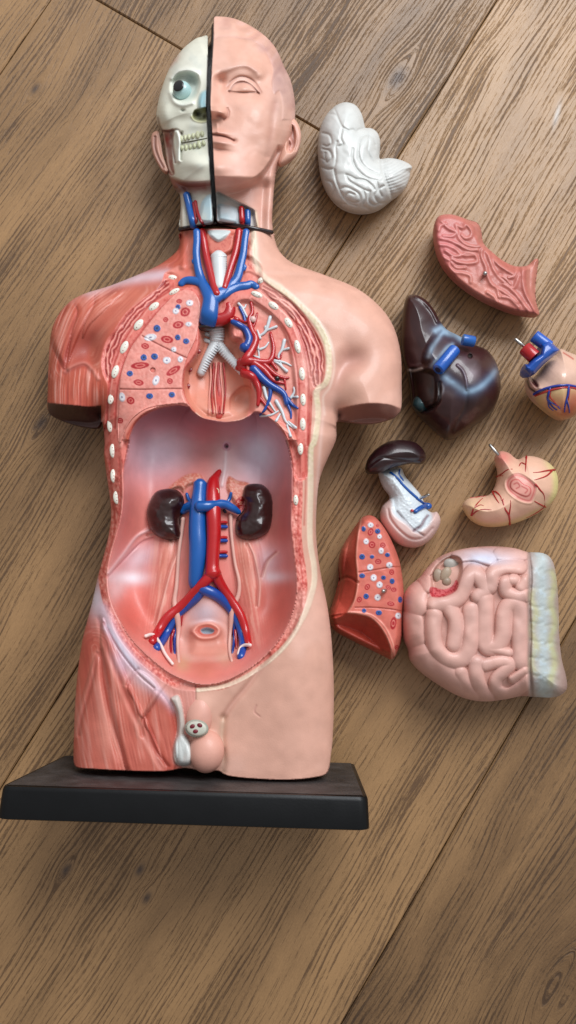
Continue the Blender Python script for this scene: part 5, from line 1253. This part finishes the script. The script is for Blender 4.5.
# ---- intestines
t=organ('intestine_piece','large pink block of coiled intestines with an opened caecum and a blue-yellow colon strip','intestines',480,625)
L=Relief(FLOORF,KIN('95,95 130,60 175,38 240,24 310,20 380,26 420,38 470,42 498,62 512,110 520,200 522,300 530,380 545,440 545,480 510,503 440,502 400,500 350,510 290,517 240,512 190,495 130,460 75,420 45,385 38,350 22,310 18,240 20,190 40,150 78,118'),26,38,34,step=.65,smooth=3,hb=24,wb=22,base='#d8aca1')
U,V_=L.U,L.V
gr=['18,235 50,238 85,240 95,232','40,352 68,348 85,330 92,300 95,250 100,210 92,180 75,150 82,120','100,210 130,222 170,214 205,202 240,196 258,178 262,168 300,163 335,188 375,198 418,196','112,188 150,196 190,190 215,165 222,130 212,90','68,348 105,382 155,405 205,413 238,404 254,370 258,300 256,240 258,190',
 '175,240 164,270 160,320 172,348 196,358 214,335 222,285 218,245','100,240 112,300 108,330','330,202 318,240 313,290 318,318 302,335 285,338','258,352 290,368 330,364 358,345 366,310 364,260 370,240','385,225 378,260 380,320 374,360 380,390 400,410','258,368 300,376 345,372 372,392 340,405 310,398 290,420 270,412','238,404 240,440 258,478 275,515','182,428 200,452 216,485 235,512','182,428 210,420 235,410','300,420 318,435 345,438 372,420 400,405','320,436 314,460 322,482 350,484 380,474 410,452 425,435','345,470 350,452 385,440 420,418','316,484 290,500 300,516',
 '212,85 222,110 218,135','262,78 276,110 288,148 300,163','288,148 300,120 308,88 338,66 370,62 410,72','335,150 346,112 372,92 400,98','330,152 355,165 378,186 400,196','352,125 360,108 382,108 388,128 372,142 356,136','230,86 262,78 300,90','418,70 416,130 420,196 416,260 420,330 416,400 426,440 430,500','316,205 300,196 285,175','100,110 115,85 140,60']
P_=[KIN(x) for x in gr]
body=ss(432,416,(U-396)*3.2)
D=np.minimum(L.e*1.4,50)
for l in P_: D=np.minimum(D,seg_dist(U,V_,cr(l,5),50))
Q=np.zeros(U.shape)+.0
for l,r in (('62,170 62,212',34),('48,262 52,322',36),('60,365 100,405 150,436 205,470',40),('122,240 118,300 130,352 165,384 205,384 232,350 242,290 240,225',25),('170,215 192,260 186,335',23),('285,190 284,250 284,310 292,342 322,340 342,305 346,245 358,212 385,208 398,240 397,320 398,390',25),
  ('120,205 170,203 208,178 228,128 248,100 270,125 286,160 262,180',22),('300,150 312,105 348,84 395,86',22),('352,135 352,165 390,180 412,178',20),('380,128 372,128',17),('258,395 256,435 268,475 288,508',24),('285,400 335,388 366,398 345,420 320,445 322,480 358,494 398,472 425,448',19),('205,430 226,480 250,505',24),('372,446 412,418',13),('100,150 88,110 120,80',18),('300,60 250,45 200,50',20),('415,130 400,150',18),('300,350 360,360',14),('408,45 330,45',18)):
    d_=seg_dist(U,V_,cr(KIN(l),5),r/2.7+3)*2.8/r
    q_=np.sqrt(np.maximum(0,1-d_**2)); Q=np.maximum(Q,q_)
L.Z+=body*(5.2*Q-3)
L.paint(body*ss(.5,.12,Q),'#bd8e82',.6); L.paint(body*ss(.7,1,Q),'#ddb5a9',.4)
L.paint(L.g(*KIN('280,60')[0],26,9,0)*ss(0,2,L.e)*ss(95,70,(V_-540)*3.2),'#cfd2e2',.95)
L.paint(body*ss(.5,.75,fbm(U*.05,V_*.05,3,3)),'#cba79f',.35)
# colon strip
X=(U-396)*3.2; Y=(V_-540)*3.2
st_=1-body; L.Z-=st_*3; cx_=468+.02*(Y-250)
n=fbm(U*.22,V_*.22,12,3)
L.paint(st_,'#b89d94'); L.paint(st_*np.exp(-((X-cx_-2)/34)**2)*.95,'#bec8c8'); L.paint(st_*np.exp(-((X-(440+8*np.sin(Y*.06)))/13)**2)*ss(140,180,Y)*ss(450,410,Y),'#c4c19a',.8)
L.paint(st_*np.exp(-((X-(502+6*np.sin(Y*.05+1)))/12)**2)*ss(80,110,Y)*ss(490,440,Y)*(.6+n),'#c4c29a',.8); L.paint(st_*ss(528,545,X),'#a98f88',.7)
L.paint(st_*ss(.55,.7,n)*np.exp(-((X-cx_)/30)**2),'#c6d4dc',.5); L.Z+=st_*(n-.5)*.8*ss(0,4,L.e)
L.line(KIN('424,40 432,120 426,200 430,300 428,400 436,500'),1.6,'#97807a',dz=-3,k=.5)
for yy in (90,150,210,262,320,375,430,480): L.line(KIN('432,%d 455,%d 470,%d'%(yy,yy+6,yy+2)),1.8,dz=-.6,c='#8f9a96',k=.12); L.line(KIN('480,%d 500,%d 520,%d'%(yy+12,yy+8,yy+16)),1.8,dz=-.7,c='#a09a80',k=.25)
# opened caecum
s1=L.sd(KIN('112,160 115,105 138,72 175,50 205,58 212,90 205,125 190,160 150,182 118,182'),14); L.Z-=9*ss(-1,3,s1); L.paint(ss(-.5,1.5,s1),'#cfa597')
s2=L.sd(KIN('110,150 150,158 178,148 192,128 200,140 190,165 150,182 112,180'),10); L.paint(ss(-.5,.8,s2),'#cf6a6c'); n=fbm(U*.9,V_*.9,5,2); L.paint(ss(-.5,.8,s2)*ss(.5,.6,n),'#b02a38',.9)
L.paint(np.exp(-(np.abs(s1)/1.1)**2)*ss(100,60,Y),'#8d7468',.5)
L.Z+=(fbm(U*.06,V_*.06,44,2)-.5)*3*ss(0,6,L.e)
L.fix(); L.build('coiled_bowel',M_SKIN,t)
mb=MB()
for (x,y,ru,rv,a_,c_) in ((138,118,6.0,9,-15,'#a39180'),(160,112,6.0,9,20,'#ab9985'),(178,80,9,6.5,25,'#a8a29a'),(163,134,5,5,0,'#a08e7c')):
    (u,v),=KIN('%d,%d'%(x,y)); blob(mb,FLOORF,u,v,L.sample(u,v)-.6,ru,rv,2.6,a_,c_,nu=20,nv=12)
mb.build('caecum_fold',M_SKIN,t,'beige folds inside the opened caecum')
